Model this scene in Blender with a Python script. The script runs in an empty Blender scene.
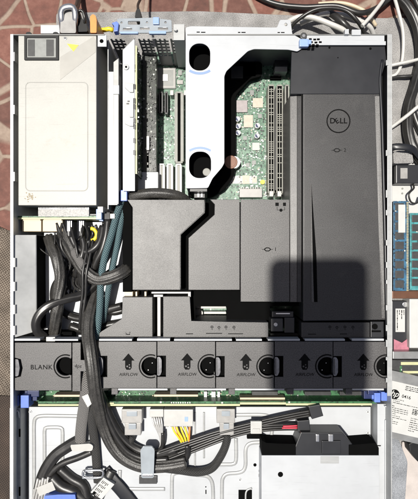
import bpy, bmesh, math, random
from mathutils import Vector, Matrix
random.seed(11)
R = math.radians
sc = bpy.context.scene
COL = sc.collection

# ------------------------------------------------------------------ space
# millimetres above the pan of the case; px/py are places on the photograph seen
# from a phone held CZ mm above that pan, un-projected to a real height z
CZ, F, CX, CY = 547.0, 403.0, 209.0, 249.5
def S(z): return (CZ - z) / F / 1000.0
def P(px, py, z): return Vector(((px - CX) * S(z), -(py - CY) * S(z), z / 1000.0))

# ------------------------------------------------------------------ objects
def link(name, me, mat, parent=None, smooth=False):
    o = bpy.data.objects.new(name, me); COL.objects.link(o)
    if mat is not None:
        for m in (mat if isinstance(mat, (list, tuple)) else [mat]): me.materials.append(m)
    if smooth:
        for p in me.polygons: p.use_smooth = True
    if parent is not None:
        o.parent = parent
        w = parent.location.copy() if parent.parent is None else Vector((0, 0, 0))
        o.matrix_parent_inverse = Matrix.Translation(-w) if parent.parent is None else Matrix.Identity(4)
    return o

def tag(o, label=None, cat=None, group=None, kind=None):
    if label: o['label'] = label
    if cat: o['category'] = cat
    if group: o['group'] = group
    if kind: o['kind'] = kind
    return o

def thing(name, loc, label, cat, group=None):
    o = bpy.data.objects.new(name, None); COL.objects.link(o)
    o.location = loc; o.empty_display_size = .01
    return tag(o, label, cat, group)

def ground_origin(o):
    """put the origin of a one-mesh thing at the middle of its base"""
    vs = [v.co for v in o.data.vertices]
    lo = Vector((min(v[i] for v in vs) for i in range(3))); hi = Vector((max(v[i] for v in vs) for i in range(3)))
    c = Vector(((lo.x + hi.x) / 2, (lo.y + hi.y) / 2, lo.z))
    o.data.transform(Matrix.Translation(-c)); o.location = c
    return o

# ------------------------------------------------------------------ shapes
def circ(cx, cy, r, n=24, ry=None, a0=0, a1=360):
    ry = ry or r
    full = abs(a1 - a0) >= 360
    k = n if full else n + 1
    return [(cx + r * math.cos(R(a0 + (a1 - a0) * i / n)), cy + ry * math.sin(R(a0 + (a1 - a0) * i / n))) for i in range(k)]

def rect(x0, y0, x1, y1, r=0, n=5):
    if r <= 0: return [(x0, y0), (x1, y0), (x1, y1), (x0, y1)]
    out = []
    for cx, cy, a in ((x1 - r, y0 + r, -90), (x1 - r, y1 - r, 0), (x0 + r, y1 - r, 90), (x0 + r, y0 + r, 180)):
        for i in range(n + 1):
            t = R(a + 90 * i / n); out.append((cx + r * math.cos(t), cy + r * math.sin(t)))
    return out

def soft(pts, r, n=5):
    out = []; N = len(pts)
    for i in range(N):
        p, a, b = Vector(pts[i]), Vector(pts[i - 1]), Vector(pts[(i + 1) % N])
        d1, d2 = (a - p), (b - p)
        q = min(r, d1.length * .45, d2.length * .45)
        s, e = p + d1.normalized() * q, p + d2.normalized() * q
        for k in range(n + 1):
            t = k / n
            out.append(tuple((1 - t) ** 2 * s + 2 * t * (1 - t) * p + t * t * e))
    return out

def eval_mesh(ob):
    bpy.context.view_layer.update()
    dg = bpy.context.evaluated_depsgraph_get()
    me = bpy.data.meshes.new_from_object(ob.evaluated_get(dg))
    cu = ob.data
    bpy.data.objects.remove(ob); bpy.data.curves.remove(cu)
    return me

def plate_mesh(outer, holes, z, th, bev=.3, wpts=False):
    """flat sheet: outline and holes traced at height z (mm), th mm thick, rounded rim"""
    cu = bpy.data.curves.new('c', 'CURVE'); cu.dimensions = '2D'; cu.fill_mode = 'BOTH'
    bev = min(bev, th * .45)
    cu.extrude = (th / 2 - bev) / 1000; cu.bevel_depth = bev / 1000; cu.offset = -bev / 1000; cu.bevel_resolution = 1
    for loop in [outer] + list(holes):
        sp = cu.splines.new('POLY'); sp.points.add(len(loop) - 1); sp.use_cyclic_u = True
        for p, q in zip(sp.points, loop):
            v = P(q[0], q[1], z); p.co = (v.x, v.y, 0, 1)
    ob = bpy.data.objects.new('c', cu); COL.objects.link(ob)
    me = eval_mesh(ob)
    me.transform(Matrix.Translation((0, 0, (z - th / 2) / 1000)))
    return me

def plate(name, outer, z, th, mat, parent=None, holes=(), bev=.3):
    return link(name, plate_mesh(outer, holes, z, th, bev), mat, parent)

class MB:
    """collects boxes, prisms, cylinders in one bmesh -> one object"""
    def __init__(s): s.bm = bmesh.new(); s.mi = 0
    def _mark(s, faces):
        for f in faces: f.material_index = s.mi
    def prism(s, pts, z1, z0, bev=0, top=None):
        lo = [Vector((P(x, y, z1).x, P(x, y, z1).y, z0 / 1000)) for x, y in pts]
        tp = [P(x, y, z1) for x, y in (top or pts)]
        vb = [s.bm.verts.new(v) for v in lo]; vt = [s.bm.verts.new(v) for v in tp]
        n = len(pts); fs = []
        area = sum(lo[i].x * lo[(i + 1) % n].y - lo[(i + 1) % n].x * lo[i].y for i in range(n))
        if area < 0: vb.reverse(); vt.reverse()
        fs.append(s.bm.faces.new(vt)); fs.append(s.bm.faces.new(list(reversed(vb))))
        for i in range(n):
            fs.append(s.bm.faces.new((vb[i], vb[(i + 1) % n], vt[(i + 1) % n], vt[i])))
        s._mark(fs)
        if bev:
            es = list({e for e in fs[0].edges} | {e for f in fs[2:] for e in f.edges if e not in fs[1].edges})
            r = bmesh.ops.bevel(s.bm, geom=es, offset=bev / 1000, segments=2, profile=.6, affect='EDGES', clamp_overlap=True)
            s._mark([f for f in r['faces']])
        return s
    def box(s, x0, y0, x1, y1, z1, z0, bev=0): return s.prism(rect(x0, y0, x1, y1), z1, z0, bev)
    def wbox(s, a, b, bev=0):
        """world-mm box"""
        x0, y0, z0 = a; x1, y1, z1 = b
        vs = [s.bm.verts.new((x / 1000, y / 1000, z / 1000)) for z in (z0, z1) for x, y in ((x0, y0), (x1, y0), (x1, y1), (x0, y1))]
        fs = [s.bm.faces.new([vs[i] for i in q]) for q in ((3, 2, 1, 0), (4, 5, 6, 7), (0, 1, 5, 4), (1, 2, 6, 5), (2, 3, 7, 6), (3, 0, 4, 7))]
        s._mark(fs)
        if bev:
            r = bmesh.ops.bevel(s.bm, geom=list({e for f in fs for e in f.edges}), offset=bev / 1000, segments=2, profile=.6, affect='EDGES', clamp_overlap=True)
            s._mark(r['faces'])
        return s
    def cyl(s, px, py, r, z1, z0, n=20, bev=0):
        return s.prism(circ(px, py, r, n), z1, z0, bev)
    def build(s, name, mat, parent=None, smooth=False):
        bmesh.ops.recalc_face_normals(s.bm, faces=s.bm.faces)
        me = bpy.data.meshes.new(name); s.bm.to_mesh(me); s.bm.free()
        return link(name, me, mat, parent, smooth)

def catmull(pts, step):
    pts = [Vector(p) for p in pts]
    q = [2 * pts[0] - pts[1]] + pts + [2 * pts[-1] - pts[-2]]
    out = []
    for i in range(1, len(q) - 2):
        p0, p1, p2, p3 = q[i - 1:i + 3]
        n = max(2, int((p2 - p1).length / step))
        for k in range(n):
            t = k / n
            out.append(.5 * (2 * p1 + (p2 - p0) * t + (2 * p0 - 5 * p1 + 4 * p2 - p3) * t * t + (3 * p1 - p0 - 3 * p2 + p3) * t ** 3))
    out.append(pts[-1]); return out

def tube_into(bm, pts, w, h, sides=12, lobes=0, depth=.12, twist=0, step=.0025, taper=None, w0=None):
    """pts: (px,py,z) way points; w,h half width/height in mm"""
    path = catmull([P(*p) for p in pts], step)
    uvl = bm.loops.layers.uv.verify()
    rings = []; ln = 0
    for i, c in enumerate(path):
        t = (path[min(i + 1, len(path) - 1)] - path[max(i - 1, 0)]).normalized()
        side = t.cross(Vector((0, 0, 1)))
        if side.length < .15: side = Vector((1, 0, 0)) - t * t.x
        side.normalize(); up = side.cross(t).normalized()
        if i: ln += (c - path[i - 1]).length
        f = i / (len(path) - 1)
        k = 1 if taper is None else taper[0] + (taper[1] - taper[0]) * f
        ring = []
        for j in range(sides):
            a = 2 * math.pi * j / sides
            m = 1 + (depth * (abs(math.cos(lobes * a / 2 + twist * ln)) * 2 - 1) if lobes else 0)
            ring.append(bm.verts.new(c + side * (w / 1000 * k * m * math.cos(a)) + up * (h / 1000 * k * m * math.sin(a))))
        rings.append((ring, ln))
    fs = []
    for (a, la), (b, lb) in zip(rings, rings[1:]):
        for j in range(sides):
            f = bm.faces.new((a[j], a[(j + 1) % sides], b[(j + 1) % sides], b[j]))
            us = (j / sides, (j + 1) / sides, (j + 1) / sides, j / sides)
            for l, u, v in zip(f.loops, us, (la, la, lb, lb)): l[uvl].uv = (u, v * 100)
            f.smooth = True; fs.append(f)
    fs.append(bm.faces.new(list(reversed(rings[0][0])))); fs.append(bm.faces.new(rings[-1][0]))
    return fs

def tube(name, pts, w, mat, parent=None, h=None, **kw):
    bm = bmesh.new(); tube_into(bm, pts, w, h or w, **kw)
    bmesh.ops.recalc_face_normals(bm, faces=bm.faces)
    me = bpy.data.meshes.new(name); bm.to_mesh(me); bm.free()
    return link(name, me, mat, parent)

def wires(name, paths, w, mat, parent=None, **kw):
    bm = bmesh.new()
    for p in paths: tube_into(bm, p, w, w, sides=8, **kw)
    bmesh.ops.recalc_face_normals(bm, faces=bm.faces)
    me = bpy.data.meshes.new(name); bm.to_mesh(me); bm.free()
    return link(name, me, mat, parent)

def text_mesh(body, px, py, z, size, th=.12, rot=0, bold=0, shear=0, space=1.0):
    cu = bpy.data.curves.new('t', 'FONT'); cu.body = body; cu.size = size * S(z); cu.align_x = 'CENTER'; cu.align_y = 'CENTER'
    cu.extrude = th / 2000; cu.offset = bold / 1000; cu.shear = shear; cu.space_character = space
    ob = bpy.data.objects.new('t', cu); COL.objects.link(ob)
    me = eval_mesh(ob)
    me.transform(Matrix.Translation(P(px, py, z + th / 2)) @ Matrix.Rotation(R(rot), 4, 'Z'))
    return me
def join_meshes(name, meshes, mat, parent=None):
    bm = bmesh.new()
    for m in meshes: bm.from_mesh(m); bpy.data.meshes.remove(m)
    me = bpy.data.meshes.new(name); bm.to_mesh(me); bm.free(); me.materials.clear()
    for p in me.polygons: p.material_index = 0
    return link(name, me, mat, parent)

# ------------------------------------------------------------------ materials
def newmat(name):
    m = bpy.data.materials.new(name); m.use_nodes = True
    nt = m.node_tree; b = nt.nodes['Principled BSDF']
    return m, nt, b
def N(nt, t, **kw):
    n = nt.nodes.new(t)
    for k, v in kw.items():
        if k in n.inputs: n.inputs[k].default_value = v
        else: setattr(n, k, v)
    return n
def ramp(nt, stops, interp='LINEAR'):
    r = nt.nodes.new('ShaderNodeValToRGB'); r.color_ramp.interpolation = interp
    e = r.color_ramp.elements
    while len(e) < len(stops): e.new(.5)
    for q, (p, c) in zip(e, stops): q.position = p; q.color = (*c, 1)
    return r
def rgb(c): return (*c, 1)

def mat(name, c, rough=.5, metal=0, var=.12, vs=60, grain=0, gs=2500, bump=0, bs=2500, bd=.0002, spec=.5, coat=0, dirt=0, dirtc=(.2, .16, .1), stretch=None, alpha=1, scratch=0):
    """base colour with cloudy variation, fine grain, roughness wear, bump and stains"""
    m, nt, b = newmat(name); L = nt.links.new
    tc = N(nt, 'ShaderNodeTexCoord'); src = tc.outputs['Object']
    if stretch:
        mp = N(nt, 'ShaderNodeMapping'); mp.inputs['Scale'].default_value = stretch; L(src, mp.inputs[0]); src2 = mp.outputs[0]
    else: src2 = src
    n1 = N(nt, 'ShaderNodeTexNoise', Scale=vs, Detail=5.0, Roughness=.6); L(src2, n1.inputs['Vector'])
    r1 = ramp(nt, [(.3, tuple(max(0, x * (1 - var)) for x in c)), (.7, tuple(min(1, x * (1 + var)) for x in c))]); L(n1.outputs[0], r1.inputs[0])
    out = r1.outputs[0]
    if grain:
        n2 = N(nt, 'ShaderNodeTexNoise', Scale=gs, Detail=2.0); L(src2, n2.inputs['Vector'])
        r2 = ramp(nt, [(.3, (1 - grain,) * 3), (.7, (1 + grain,) * 3)]); L(n2.outputs[0], r2.inputs[0])
        mx = N(nt, 'ShaderNodeMix', data_type='RGBA', blend_type='MULTIPLY'); mx.inputs[0].default_value = 1
        L(out, mx.inputs[6]); L(r2.outputs[0], mx.inputs[7]); out = mx.outputs[2]
    if dirt:
        n3 = N(nt, 'ShaderNodeTexNoise', Scale=45, Detail=8.0, Roughness=.72); L(src, n3.inputs['Vector'])
        r3 = ramp(nt, [(.58, (0, 0, 0)), (.75, (dirt,) * 3)]); L(n3.outputs[0], r3.inputs[0])
        mx = N(nt, 'ShaderNodeMix', data_type='RGBA'); L(r3.outputs[0], mx.inputs[0])
        L(out, mx.inputs[6]); mx.inputs[7].default_value = rgb(dirtc); out = mx.outputs[2]
    if scratch:
        for rot_, sc_ in ((.6, 30), (-.9, 22)):
            mp = N(nt, 'ShaderNodeMapping'); mp.inputs['Rotation'].default_value = (0, 0, rot_); mp.inputs['Scale'].default_value = (1, 26, 1); L(src, mp.inputs[0])
            n5 = N(nt, 'ShaderNodeTexNoise', Scale=sc_, Detail=3.0, Roughness=.5); L(mp.outputs[0], n5.inputs['Vector'])
            r5 = ramp(nt, [(.66, (0, 0, 0)), (.70, (abs(scratch),) * 3)]); L(n5.outputs[0], r5.inputs[0])
            mx = N(nt, 'ShaderNodeMix', data_type='RGBA'); L(r5.outputs[0], mx.inputs[0]); L(out, mx.inputs[6])
            mx.inputs[7].default_value = rgb(tuple(min(1, x * 2.1) if scratch > 0 else x * .6 for x in c)); out = mx.outputs[2]
    L(out, b.inputs['Base Color'])
    rr = N(nt, 'ShaderNodeMapRange'); rr.inputs[3].default_value = rough * .85; rr.inputs[4].default_value = min(1, rough * 1.15)
    L(n1.outputs[0], rr.inputs[0]); L(rr.outputs[0], b.inputs['Roughness'])
    b.inputs['Metallic'].default_value = metal; b.inputs['Specular IOR Level'].default_value = spec
    b.inputs['Coat Weight'].default_value = coat
    if alpha < 1:
        b.inputs['Transmission Weight'].default_value = 1 - alpha; b.inputs['IOR'].default_value = 1.2
    if bump:
        n4 = N(nt, 'ShaderNodeTexNoise', Scale=bs, Detail=3.0); L(src2, n4.inputs['Vector'])
        bp = N(nt, 'ShaderNodeBump', Strength=bump, Distance=bd); L(n4.outputs[0], bp.inputs['Height']); L(bp.outputs[0], b.inputs['Normal'])
    return m

def pcb_mat(name, green, lite, dark, s=330, mixs=(.22, .72)):
    m, nt, b = newmat(name); L = nt.links.new
    tc = N(nt, 'ShaderNodeTexCoord')
    v = N(nt, 'ShaderNodeTexVoronoi', Scale=s, distance='CHEBYCHEV', Randomness=.75); L(tc.outputs['Object'], v.inputs['Vector'])
    sep = N(nt, 'ShaderNodeSeparateColor'); L(v.outputs['Color'], sep.inputs[0])
    kind = ramp(nt, [(0, dark), (mixs[0], green), (mixs[1], lite), (.94, (.45, .47, .43))], 'CONSTANT'); L(sep.outputs[0], kind.inputs[0])
    edge = ramp(nt, [(0, (1, 1, 1)), (.30, (1, 1, 1)), (.36, (0, 0, 0))]); L(v.outputs['Distance'], edge.inputs[0])
    no = N(nt, 'ShaderNodeTexNoise', Scale=120, Detail=4.0); L(tc.outputs['Object'], no.inputs['Vector'])
    base = ramp(nt, [(.35, tuple(x * .75 for x in green)), (.65, lite)]); L(no.outputs[0], base.inputs[0])
    # traces
    w = N(nt, 'ShaderNodeTexWave', Scale=260, Distortion=9.0); w.inputs['Detail Scale'].default_value = .35; L(tc.outputs['Object'], w.inputs['Vector'])
    tr = ramp(nt, [(.75, (0, 0, 0)), (.9, (.45,) * 3)]); L(w.outputs[1], tr.inputs[0])
    mt = N(nt, 'ShaderNodeMix', data_type='RGBA'); L(tr.outputs[0], mt.inputs[0]); L(base.outputs[0], mt.inputs[6]); mt.inputs[7].default_value = rgb(tuple(min(1, x * 1.5) for x in lite))
    mx = N(nt, 'ShaderNodeMix', data_type='RGBA'); L(edge.outputs[0], mx.inputs[0]); L(mt.outputs[2], mx.inputs[6]); L(kind.outputs[0], mx.inputs[7])
    L(mx.outputs[2], b.inputs['Base Color']); b.inputs['Roughness'].default_value = .42
    bp = N(nt, 'ShaderNodeBump', Strength=.6, Distance=.0006); L(edge.outputs[0], bp.inputs['Height']); L(bp.outputs[0], b.inputs['Normal'])
    return m

def braid_mat(name, c1, c2, fu=10, fv=6, rough=.5):
    m, nt, b = newmat(name); L = nt.links.new
    tc = N(nt, 'ShaderNodeTexCoord'); mp = N(nt, 'ShaderNodeMapping'); mp.inputs['Scale'].default_value = (fu, fv, 1); L(tc.outputs['UV'], mp.inputs[0])
    mp.inputs['Rotation'].default_value = (0, 0, 0)
    sx = N(nt, 'ShaderNodeSeparateXYZ'); L(mp.outputs[0], sx.inputs[0])
    def M(op, a, bb=None):
        n = N(nt, 'ShaderNodeMath', operation=op)
        for i, q in enumerate((a, bb)):
            if q is None: continue
            if isinstance(q, (int, float)): n.inputs[i].default_value = q
            else: L(q, n.inputs[i])
        return n.outputs[0]
    s1 = M('SINE', M('MULTIPLY', M('ADD', sx.outputs[0], sx.outputs[1]), 6.283))
    s2 = M('SINE', M('MULTIPLY', M('SUBTRACT', sx.outputs[0], sx.outputs[1]), 6.283))
    h = M('MAXIMUM', s1, s2)
    r = ramp(nt, [(.35, c2), (.8, c1)]); L(M('MULTIPLY', M('ADD', h, 1.0), .5), r.inputs[0])
    L(r.outputs[0], b.inputs['Base Color']); b.inputs['Roughness'].default_value = rough
    bp = N(nt, 'ShaderNodeBump', Strength=.9, Distance=.0006); L(h, bp.inputs['Height']); L(bp.outputs[0], b.inputs['Normal'])
    return m

def tile_mat():
    m, nt, b = newmat('terracotta_paving'); L = nt.links.new
    tc = N(nt, 'ShaderNodeTexCoord')
    nz = N(nt, 'ShaderNodeTexNoise', Scale=9, Detail=2.0); L(tc.outputs['Object'], nz.inputs['Vector'])
    ad = N(nt, 'ShaderNodeVectorMath', operation='MULTIPLY_ADD'); ad.inputs[1].default_value = (.03, .03, 0); L(nz.outputs[1], ad.inputs[0]); L(tc.outputs['Object'], ad.inputs[2])
    v = N(nt, 'ShaderNodeTexVoronoi', Scale=21, feature='DISTANCE_TO_EDGE', Randomness=.85); L(ad.outputs[0], v.inputs['Vector'])
    v2 = N(nt, 'ShaderNodeTexVoronoi', Scale=21, Randomness=.85); L(ad.outputs[0], v2.inputs['Vector'])
    n2 = N(nt, 'ShaderNodeTexNoise', Scale=70, Detail=8.0, Roughness=.7); L(tc.outputs['Object'], n2.inputs['Vector'])
    t = ramp(nt, [(.25, (.07, .026, .017)), (.5, (.125, .047, .032)), (.75, (.19, .088, .064))]); L(n2.outputs[0], t.inputs[0])
    sp = N(nt, 'ShaderNodeSeparateColor'); L(v2.outputs['Color'], sp.inputs[0])
    tint = ramp(nt, [(0, (.75, .75, .75)), (1, (1.15, 1.1, 1.1))]); L(sp.outputs[0], tint.inputs[0])
    mm = N(nt, 'ShaderNodeMix', data_type='RGBA', blend_type='MULTIPLY'); mm.inputs[0].default_value = 1; L(t.outputs[0], mm.inputs[6]); L(tint.outputs[0], mm.inputs[7])
    g = ramp(nt, [(.028, (1, 1, 1)), (.06, (0, 0, 0))]); L(v.outputs['Distance'], g.inputs[0])
    mx = N(nt, 'ShaderNodeMix', data_type='RGBA'); L(g.outputs[0], mx.inputs[0]); L(mm.outputs[2], mx.inputs[6])
    gc = ramp(nt, [(.3, (.17, .12, .09)), (.7, (.28, .215, .165))]); L(n2.outputs[0], gc.inputs[0]); L(gc.outputs[0], mx.inputs[7])
    L(mx.outputs[2], b.inputs['Base Color']); b.inputs['Roughness'].default_value = .75
    bp = N(nt, 'ShaderNodeBump', Strength=.7, Distance=.0015); bp.invert = True
    L(g.outputs[0], bp.inputs['Height']); L(bp.outputs[0], b.inputs['Normal'])
    return m

def carpet_mat(name, c1, c2, s=900):
    m, nt, b = newmat(name); L = nt.links.new
    tc = N(nt, 'ShaderNodeTexCoord')
    n1 = N(nt, 'ShaderNodeTexNoise', Scale=s, Detail=4.0, Roughness=.75); L(tc.outputs['Object'], n1.inputs['Vector'])
    n2 = N(nt, 'ShaderNodeTexNoise', Scale=40, Detail=4.0); L(tc.outputs['Object'], n2.inputs['Vector'])
    r = ramp(nt, [(.33, c1), (.66, c2)]); L(n1.outputs[0], r.inputs[0])
    r2 = ramp(nt, [(.3, (.75,) * 3), (.7, (1.2,) * 3)]); L(n2.outputs[0], r2.inputs[0])
    mx = N(nt, 'ShaderNodeMix', data_type='RGBA', blend_type='MULTIPLY'); mx.inputs[0].default_value = 1; L(r.outputs[0], mx.inputs[6]); L(r2.outputs[0], mx.inputs[7])
    L(mx.outputs[2], b.inputs['Base Color']); b.inputs['Roughness'].default_value = .95; b.inputs['Specular IOR Level'].default_value = .1
    bp = N(nt, 'ShaderNodeBump', Strength=1, Distance=.002); L(n1.outputs[0], bp.inputs['Height']); L(bp.outputs[0], b.inputs['Normal'])
    return m

def weave_mat(name, c1, c2, s=260):
    m, nt, b = newmat(name); L = nt.links.new
    tc = N(nt, 'ShaderNodeTexCoord'); mp = N(nt, 'ShaderNodeMapping'); mp.inputs['Rotation'].default_value = (0, 0, R(12)); L(tc.outputs['Object'], mp.inputs[0])
    ck = N(nt, 'ShaderNodeTexChecker', Scale=s); L(mp.outputs[0], ck.inputs[0]); ck.inputs[1].default_value = rgb(c1); ck.inputs[2].default_value = rgb(c2)
    n1 = N(nt, 'ShaderNodeTexNoise', Scale=30, Detail=5.0); L(tc.outputs['Object'], n1.inputs['Vector'])
    r2 = ramp(nt, [(.3, (.6,) * 3), (.7, (1.2,) * 3)]); L(n1.outputs[0], r2.inputs[0])
    mx = N(nt, 'ShaderNodeMix', data_type='RGBA', blend_type='MULTIPLY'); mx.inputs[0].default_value = 1; L(ck.outputs[0], mx.inputs[6]); L(r2.outputs[0], mx.inputs[7])
    L(mx.outputs[2], b.inputs['Base Color']); b.inputs['Roughness'].default_value = .9
    bp = N(nt, 'ShaderNodeBump', Strength=.6, Distance=.001); L(ck.outputs[1], bp.inputs['Height']); L(bp.outputs[0], b.inputs['Normal'])
    return m

def printed_mat(name, paper, ink, rows=1500, dens=.52):
    """small print: rows of dark dashes too small to read"""
    m, nt, b = newmat(name); L = nt.links.new
    tc = N(nt, 'ShaderNodeTexCoord')
    br = N(nt, 'ShaderNodeTexBrick', Scale=rows / 6); L(tc.outputs['Object'], br.inputs[0])
    br.inputs['Color1'].default_value = (0, 0, 0, 1); br.inputs['Color2'].default_value = (1, 1, 1, 1); br.inputs['Mortar'].default_value = (1, 1, 1, 1)
    br.inputs['Mortar Size'].default_value = .04; br.inputs['Brick Width'].default_value = .35; br.inputs['Row Height'].default_value = .22
    n = N(nt, 'ShaderNodeTexNoise', Scale=rows * .35, Detail=1.0); L(tc.outputs['Object'], n.inputs['Vector'])
    gt = N(nt, 'ShaderNodeMath', operation='GREATER_THAN'); gt.inputs[1].default_value = dens; L(n.outputs[0], gt.inputs[0])
    mu = N(nt, 'ShaderNodeMath', operation='MAXIMUM'); L(br.outputs[0], mu.inputs[0]); L(gt.outputs[0], mu.inputs[1])
    mx = N(nt, 'ShaderNodeMix', data_type='RGBA'); L(mu.outputs[0], mx.inputs[0]); mx.inputs[6].default_value = rgb(ink); mx.inputs[7].default_value = rgb(paper)
    L(mx.outputs[2], b.inputs['Base Color']); b.inputs['Roughness'].default_value = .45
    return m

M = {}
M['zinc'] = mat('zinc_plated_steel', (.335, .34, .337), .45, .2, var=.10, vs=25, grain=.04, gs=900, bump=.08, bs=700, dirt=.25, dirtc=(.5, .47, .4), stretch=(1, 6, 1), scratch=-.2)
M['zinc_side'] = mat('brushed_side_steel', (.52, .525, .52), .38, .2, var=.15, vs=18, grain=.08, gs=700, stretch=(1, 1, 6), dirt=.3, dirtc=(.2, .19, .17))
M['white_metal'] = mat('bright_cage_steel', (.40, .412, .425), .48, .1, var=.07, vs=20, grain=.03, bump=.05, bs=600, spec=.35, dirt=.18, dirtc=(.27, .26, .24), scratch=-.2)
M['ivory_metal'] = mat('ivory_psu_casing', (.365, .36, .335), .52, .1, var=.08, vs=22, grain=.04, gs=1200, bump=.06, bs=900, spec=.3, dirt=.35, dirtc=(.27, .25, .20), scratch=-.2)
M['vent'] = mat('shaded_vent_steel', (.16, .16, .155), .45, .3, var=.15, vs=60)  # steel with the rear wall's shade darkened into its base colour
M['vent2'] = mat('grey_ledge_steel', (.27, .27, .26), .4, .3, var=.15, vs=60)
M['ledge'] = mat('galvanised_ledge', (.44, .445, .44), .42, .1, var=.22, vs=18, bump=.1, bs=500, dirt=.3, dirtc=(.15, .15, .14))
M['steel'] = mat('polished_steel', (.6, .6, .6), .25, .9, var=.1, vs=40)
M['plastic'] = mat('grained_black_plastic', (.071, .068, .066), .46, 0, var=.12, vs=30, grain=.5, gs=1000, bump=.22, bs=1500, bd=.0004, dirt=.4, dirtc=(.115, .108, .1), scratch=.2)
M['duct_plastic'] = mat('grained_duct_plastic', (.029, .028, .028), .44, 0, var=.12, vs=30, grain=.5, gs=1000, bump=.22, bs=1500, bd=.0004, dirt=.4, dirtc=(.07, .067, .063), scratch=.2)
M['smooth_plastic'] = mat('smooth_black_plastic', (.013, .0135, .016), .38, 0, var=.15, vs=30, grain=.1, bump=.05)
M['fan_plastic'] = mat('fan_cover_plastic', (.064, .061, .060), .46, 0, var=.1, vs=35, grain=.5, gs=1000, bump=.22, bs=1500, bd=.0004, dirt=.4, dirtc=(.12, .112, .105), scratch=.2)
M['black'] = mat('black_moulding', (.008, .008, .008), .5, 0, var=.2, spec=.3)
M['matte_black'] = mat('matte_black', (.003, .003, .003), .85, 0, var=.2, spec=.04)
M['ink'] = mat('black_print', (.006, .006, .006), .7, 0, var=.1, spec=.06)
M['ink_soft'] = mat('dull_print', (.012, .012, .012), .7, 0, spec=.08)
M['pcb'] = pcb_mat('motherboard_green', (.05, .12, .075), (.13, .22, .155), (.010, .022, .015))
M['pcb_dark'] = pcb_mat('backplane_green', (.018, .075, .03), (.035, .14, .05), (.01, .03, .015), 300, (.3, .88))
M['pcb_riser'] = pcb_mat('riser_green', (.03, .05, .03), (.06, .08, .05), (.01, .015, .01), 320, (.3, .85))
M['pcb_blue'] = pcb_mat('memory_blue', (.014, .05, .10), (.03, .11, .19), (.008, .02, .035), 330, (.35, .8))
M['pcb_teal'] = pcb_mat('memory_teal', (.03, .17, .18), (.06, .26, .27), (.02, .07, .07), 300)
M['pcb_edge'] = mat('fibreglass_edge', (.42, .42, .24), .5, 0, var=.1)
M['cream'] = mat('cream_nylon', (.48, .40, .28), .45, 0, var=.06, vs=100)
M['nylon'] = mat('white_nylon', (.40, .395, .375), .4, 0, var=.06, vs=100)
M['greynylon'] = mat('grey_connector', (.27, .262, .25), .45, .2, var=.12, vs=120)
M['chip'] = mat('chip_grey', (.20, .205, .195), .45, .1, var=.1, vs=200)
M['chip_pink'] = mat('chip_lilac_grey', (.26, .23, .23), .4, .2, var=.1, vs=200)
M['chip_cream'] = mat('chip_cream', (.42, .38, .31), .5, 0, var=.1, vs=200)
M['solder'] = mat('solder_silver', (.5, .5, .49), .35, .6, var=.1, vs=300)
M['slot'] = mat('slot_black', (.03, .03, .03), .45, 0, var=.2, vs=200)
M['slot_grey'] = mat('slot_grey', (.20, .20, .18), .5, 0, var=.15, vs=150)
M['slot_pale'] = mat('slot_pale', (.22, .218, .19), .5, 0, var=.1, vs=150)
M['blue'] = mat('blue_latch_plastic', (.10, .17, .52), .4, 0, var=.08, vs=100, coat=.2)
M['pale_blue'] = mat('pale_blue_plastic', (.22, .32, .54), .4, 0, var=.08, vs=100)
M['dark_blue'] = mat('dark_blue_plastic', (.008, .016, .07), .4, 0, var=.1)
M['bluemark'] = mat('blue_touch_mark', (.17, .25, .42), .5, 0, var=.05)
M['yellow'] = mat('yellow_label', (.62, .52, .05), .5, 0, var=.06, vs=100)
M['yellowwire'] = mat('yellow_wire', (.72, .55, .03), .45, 0, var=.08)
M['orangewire'] = mat('orange_wire', (.65, .20, .03), .45, 0, var=.08)
M['redwire'] = mat('red_wire', (.65, .05, .08), .45, 0, var=.08)
M['orange'] = mat('orange_release_tab', (.62, .22, .05), .42, 0, var=.1, vs=80)
M['cable'] = mat('black_cable_jacket', (.018, .017, .016), .36, 0, var=.25, vs=90, bump=.2, bs=400, dirt=.3, dirtc=(.06, .055, .05))
M['ribbed'] = mat('ribbed_sleeve', (.035, .033, .030), .42, 0, var=.3, vs=120, grain=.4, gs=900, bump=.5, bs=900, bd=.0006)
M['braid_black'] = braid_mat('black_braided_sleeve', (.055, .053, .05), (.006, .006, .006), 10, 5)
M['braid_grey'] = braid_mat('grey_braided_sleeve', (.22, .21, .2), (.03, .03, .03), 12, 5)
M['braid_teal'] = braid_mat('teal_braided_sleeve', (.12, .19, .205), (.012, .03, .035), 8, 4)
M['whitecable'] = mat('white_cable_jacket', (.46, .45, .425), .4, 0, var=.06, vs=60)
M['silverwire'] = mat('silver_wire', (.5, .49, .47), .35, .4, var=.15, vs=200)
M['sticker'] = mat('white_sticker', (.43, .43, .415), .5, 0, var=.04, vs=60)
M['print'] = printed_mat('printed_label', (.42, .415, .40), (.06, .06, .06))
M['print_grey'] = printed_mat('printed_board_label', (.30, .29, .275), (.05, .05, .05), 1500, .6)
M['brown_tone'] = mat('brown_strip_shaded_cell', (.115, .05, .028), .4, .3, var=.12)
M['tape'] = mat('clear_tape_ivory', (.35, .34, .31), .3, .1, var=.04)
M['grey_case'] = mat('grey_drive_casting', (.35, .35, .34), .35, .7, var=.15, vs=60)
M['pink'] = mat('pink_card', (.34, .12, .16), .6, 0, var=.2, vs=200)
M['cloth_pale'] = mat('pale_cloth', (.40, .36, .335), .95, 0, var=.1, vs=60, bump=.6, bs=500, bd=.0008)
M['clear'] = mat('clear_plastic_clip', (.36, .395, .42), .2, .3, var=.08, vs=80, coat=.5)
M['hook'] = mat('smoky_clear_hook', (.22, .22, .23), .2, .5, var=.3, vs=150)
M['gold'] = mat('dull_gold', (.42, .36, .2), .4, .3)
M['card'] = pcb_mat('riser_shade_dark', (.006, .010, .006), (.012, .016, .010), (.003, .004, .003), 320, (.3, .93))  # near-black board tone, stands for the riser's shade
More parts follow.
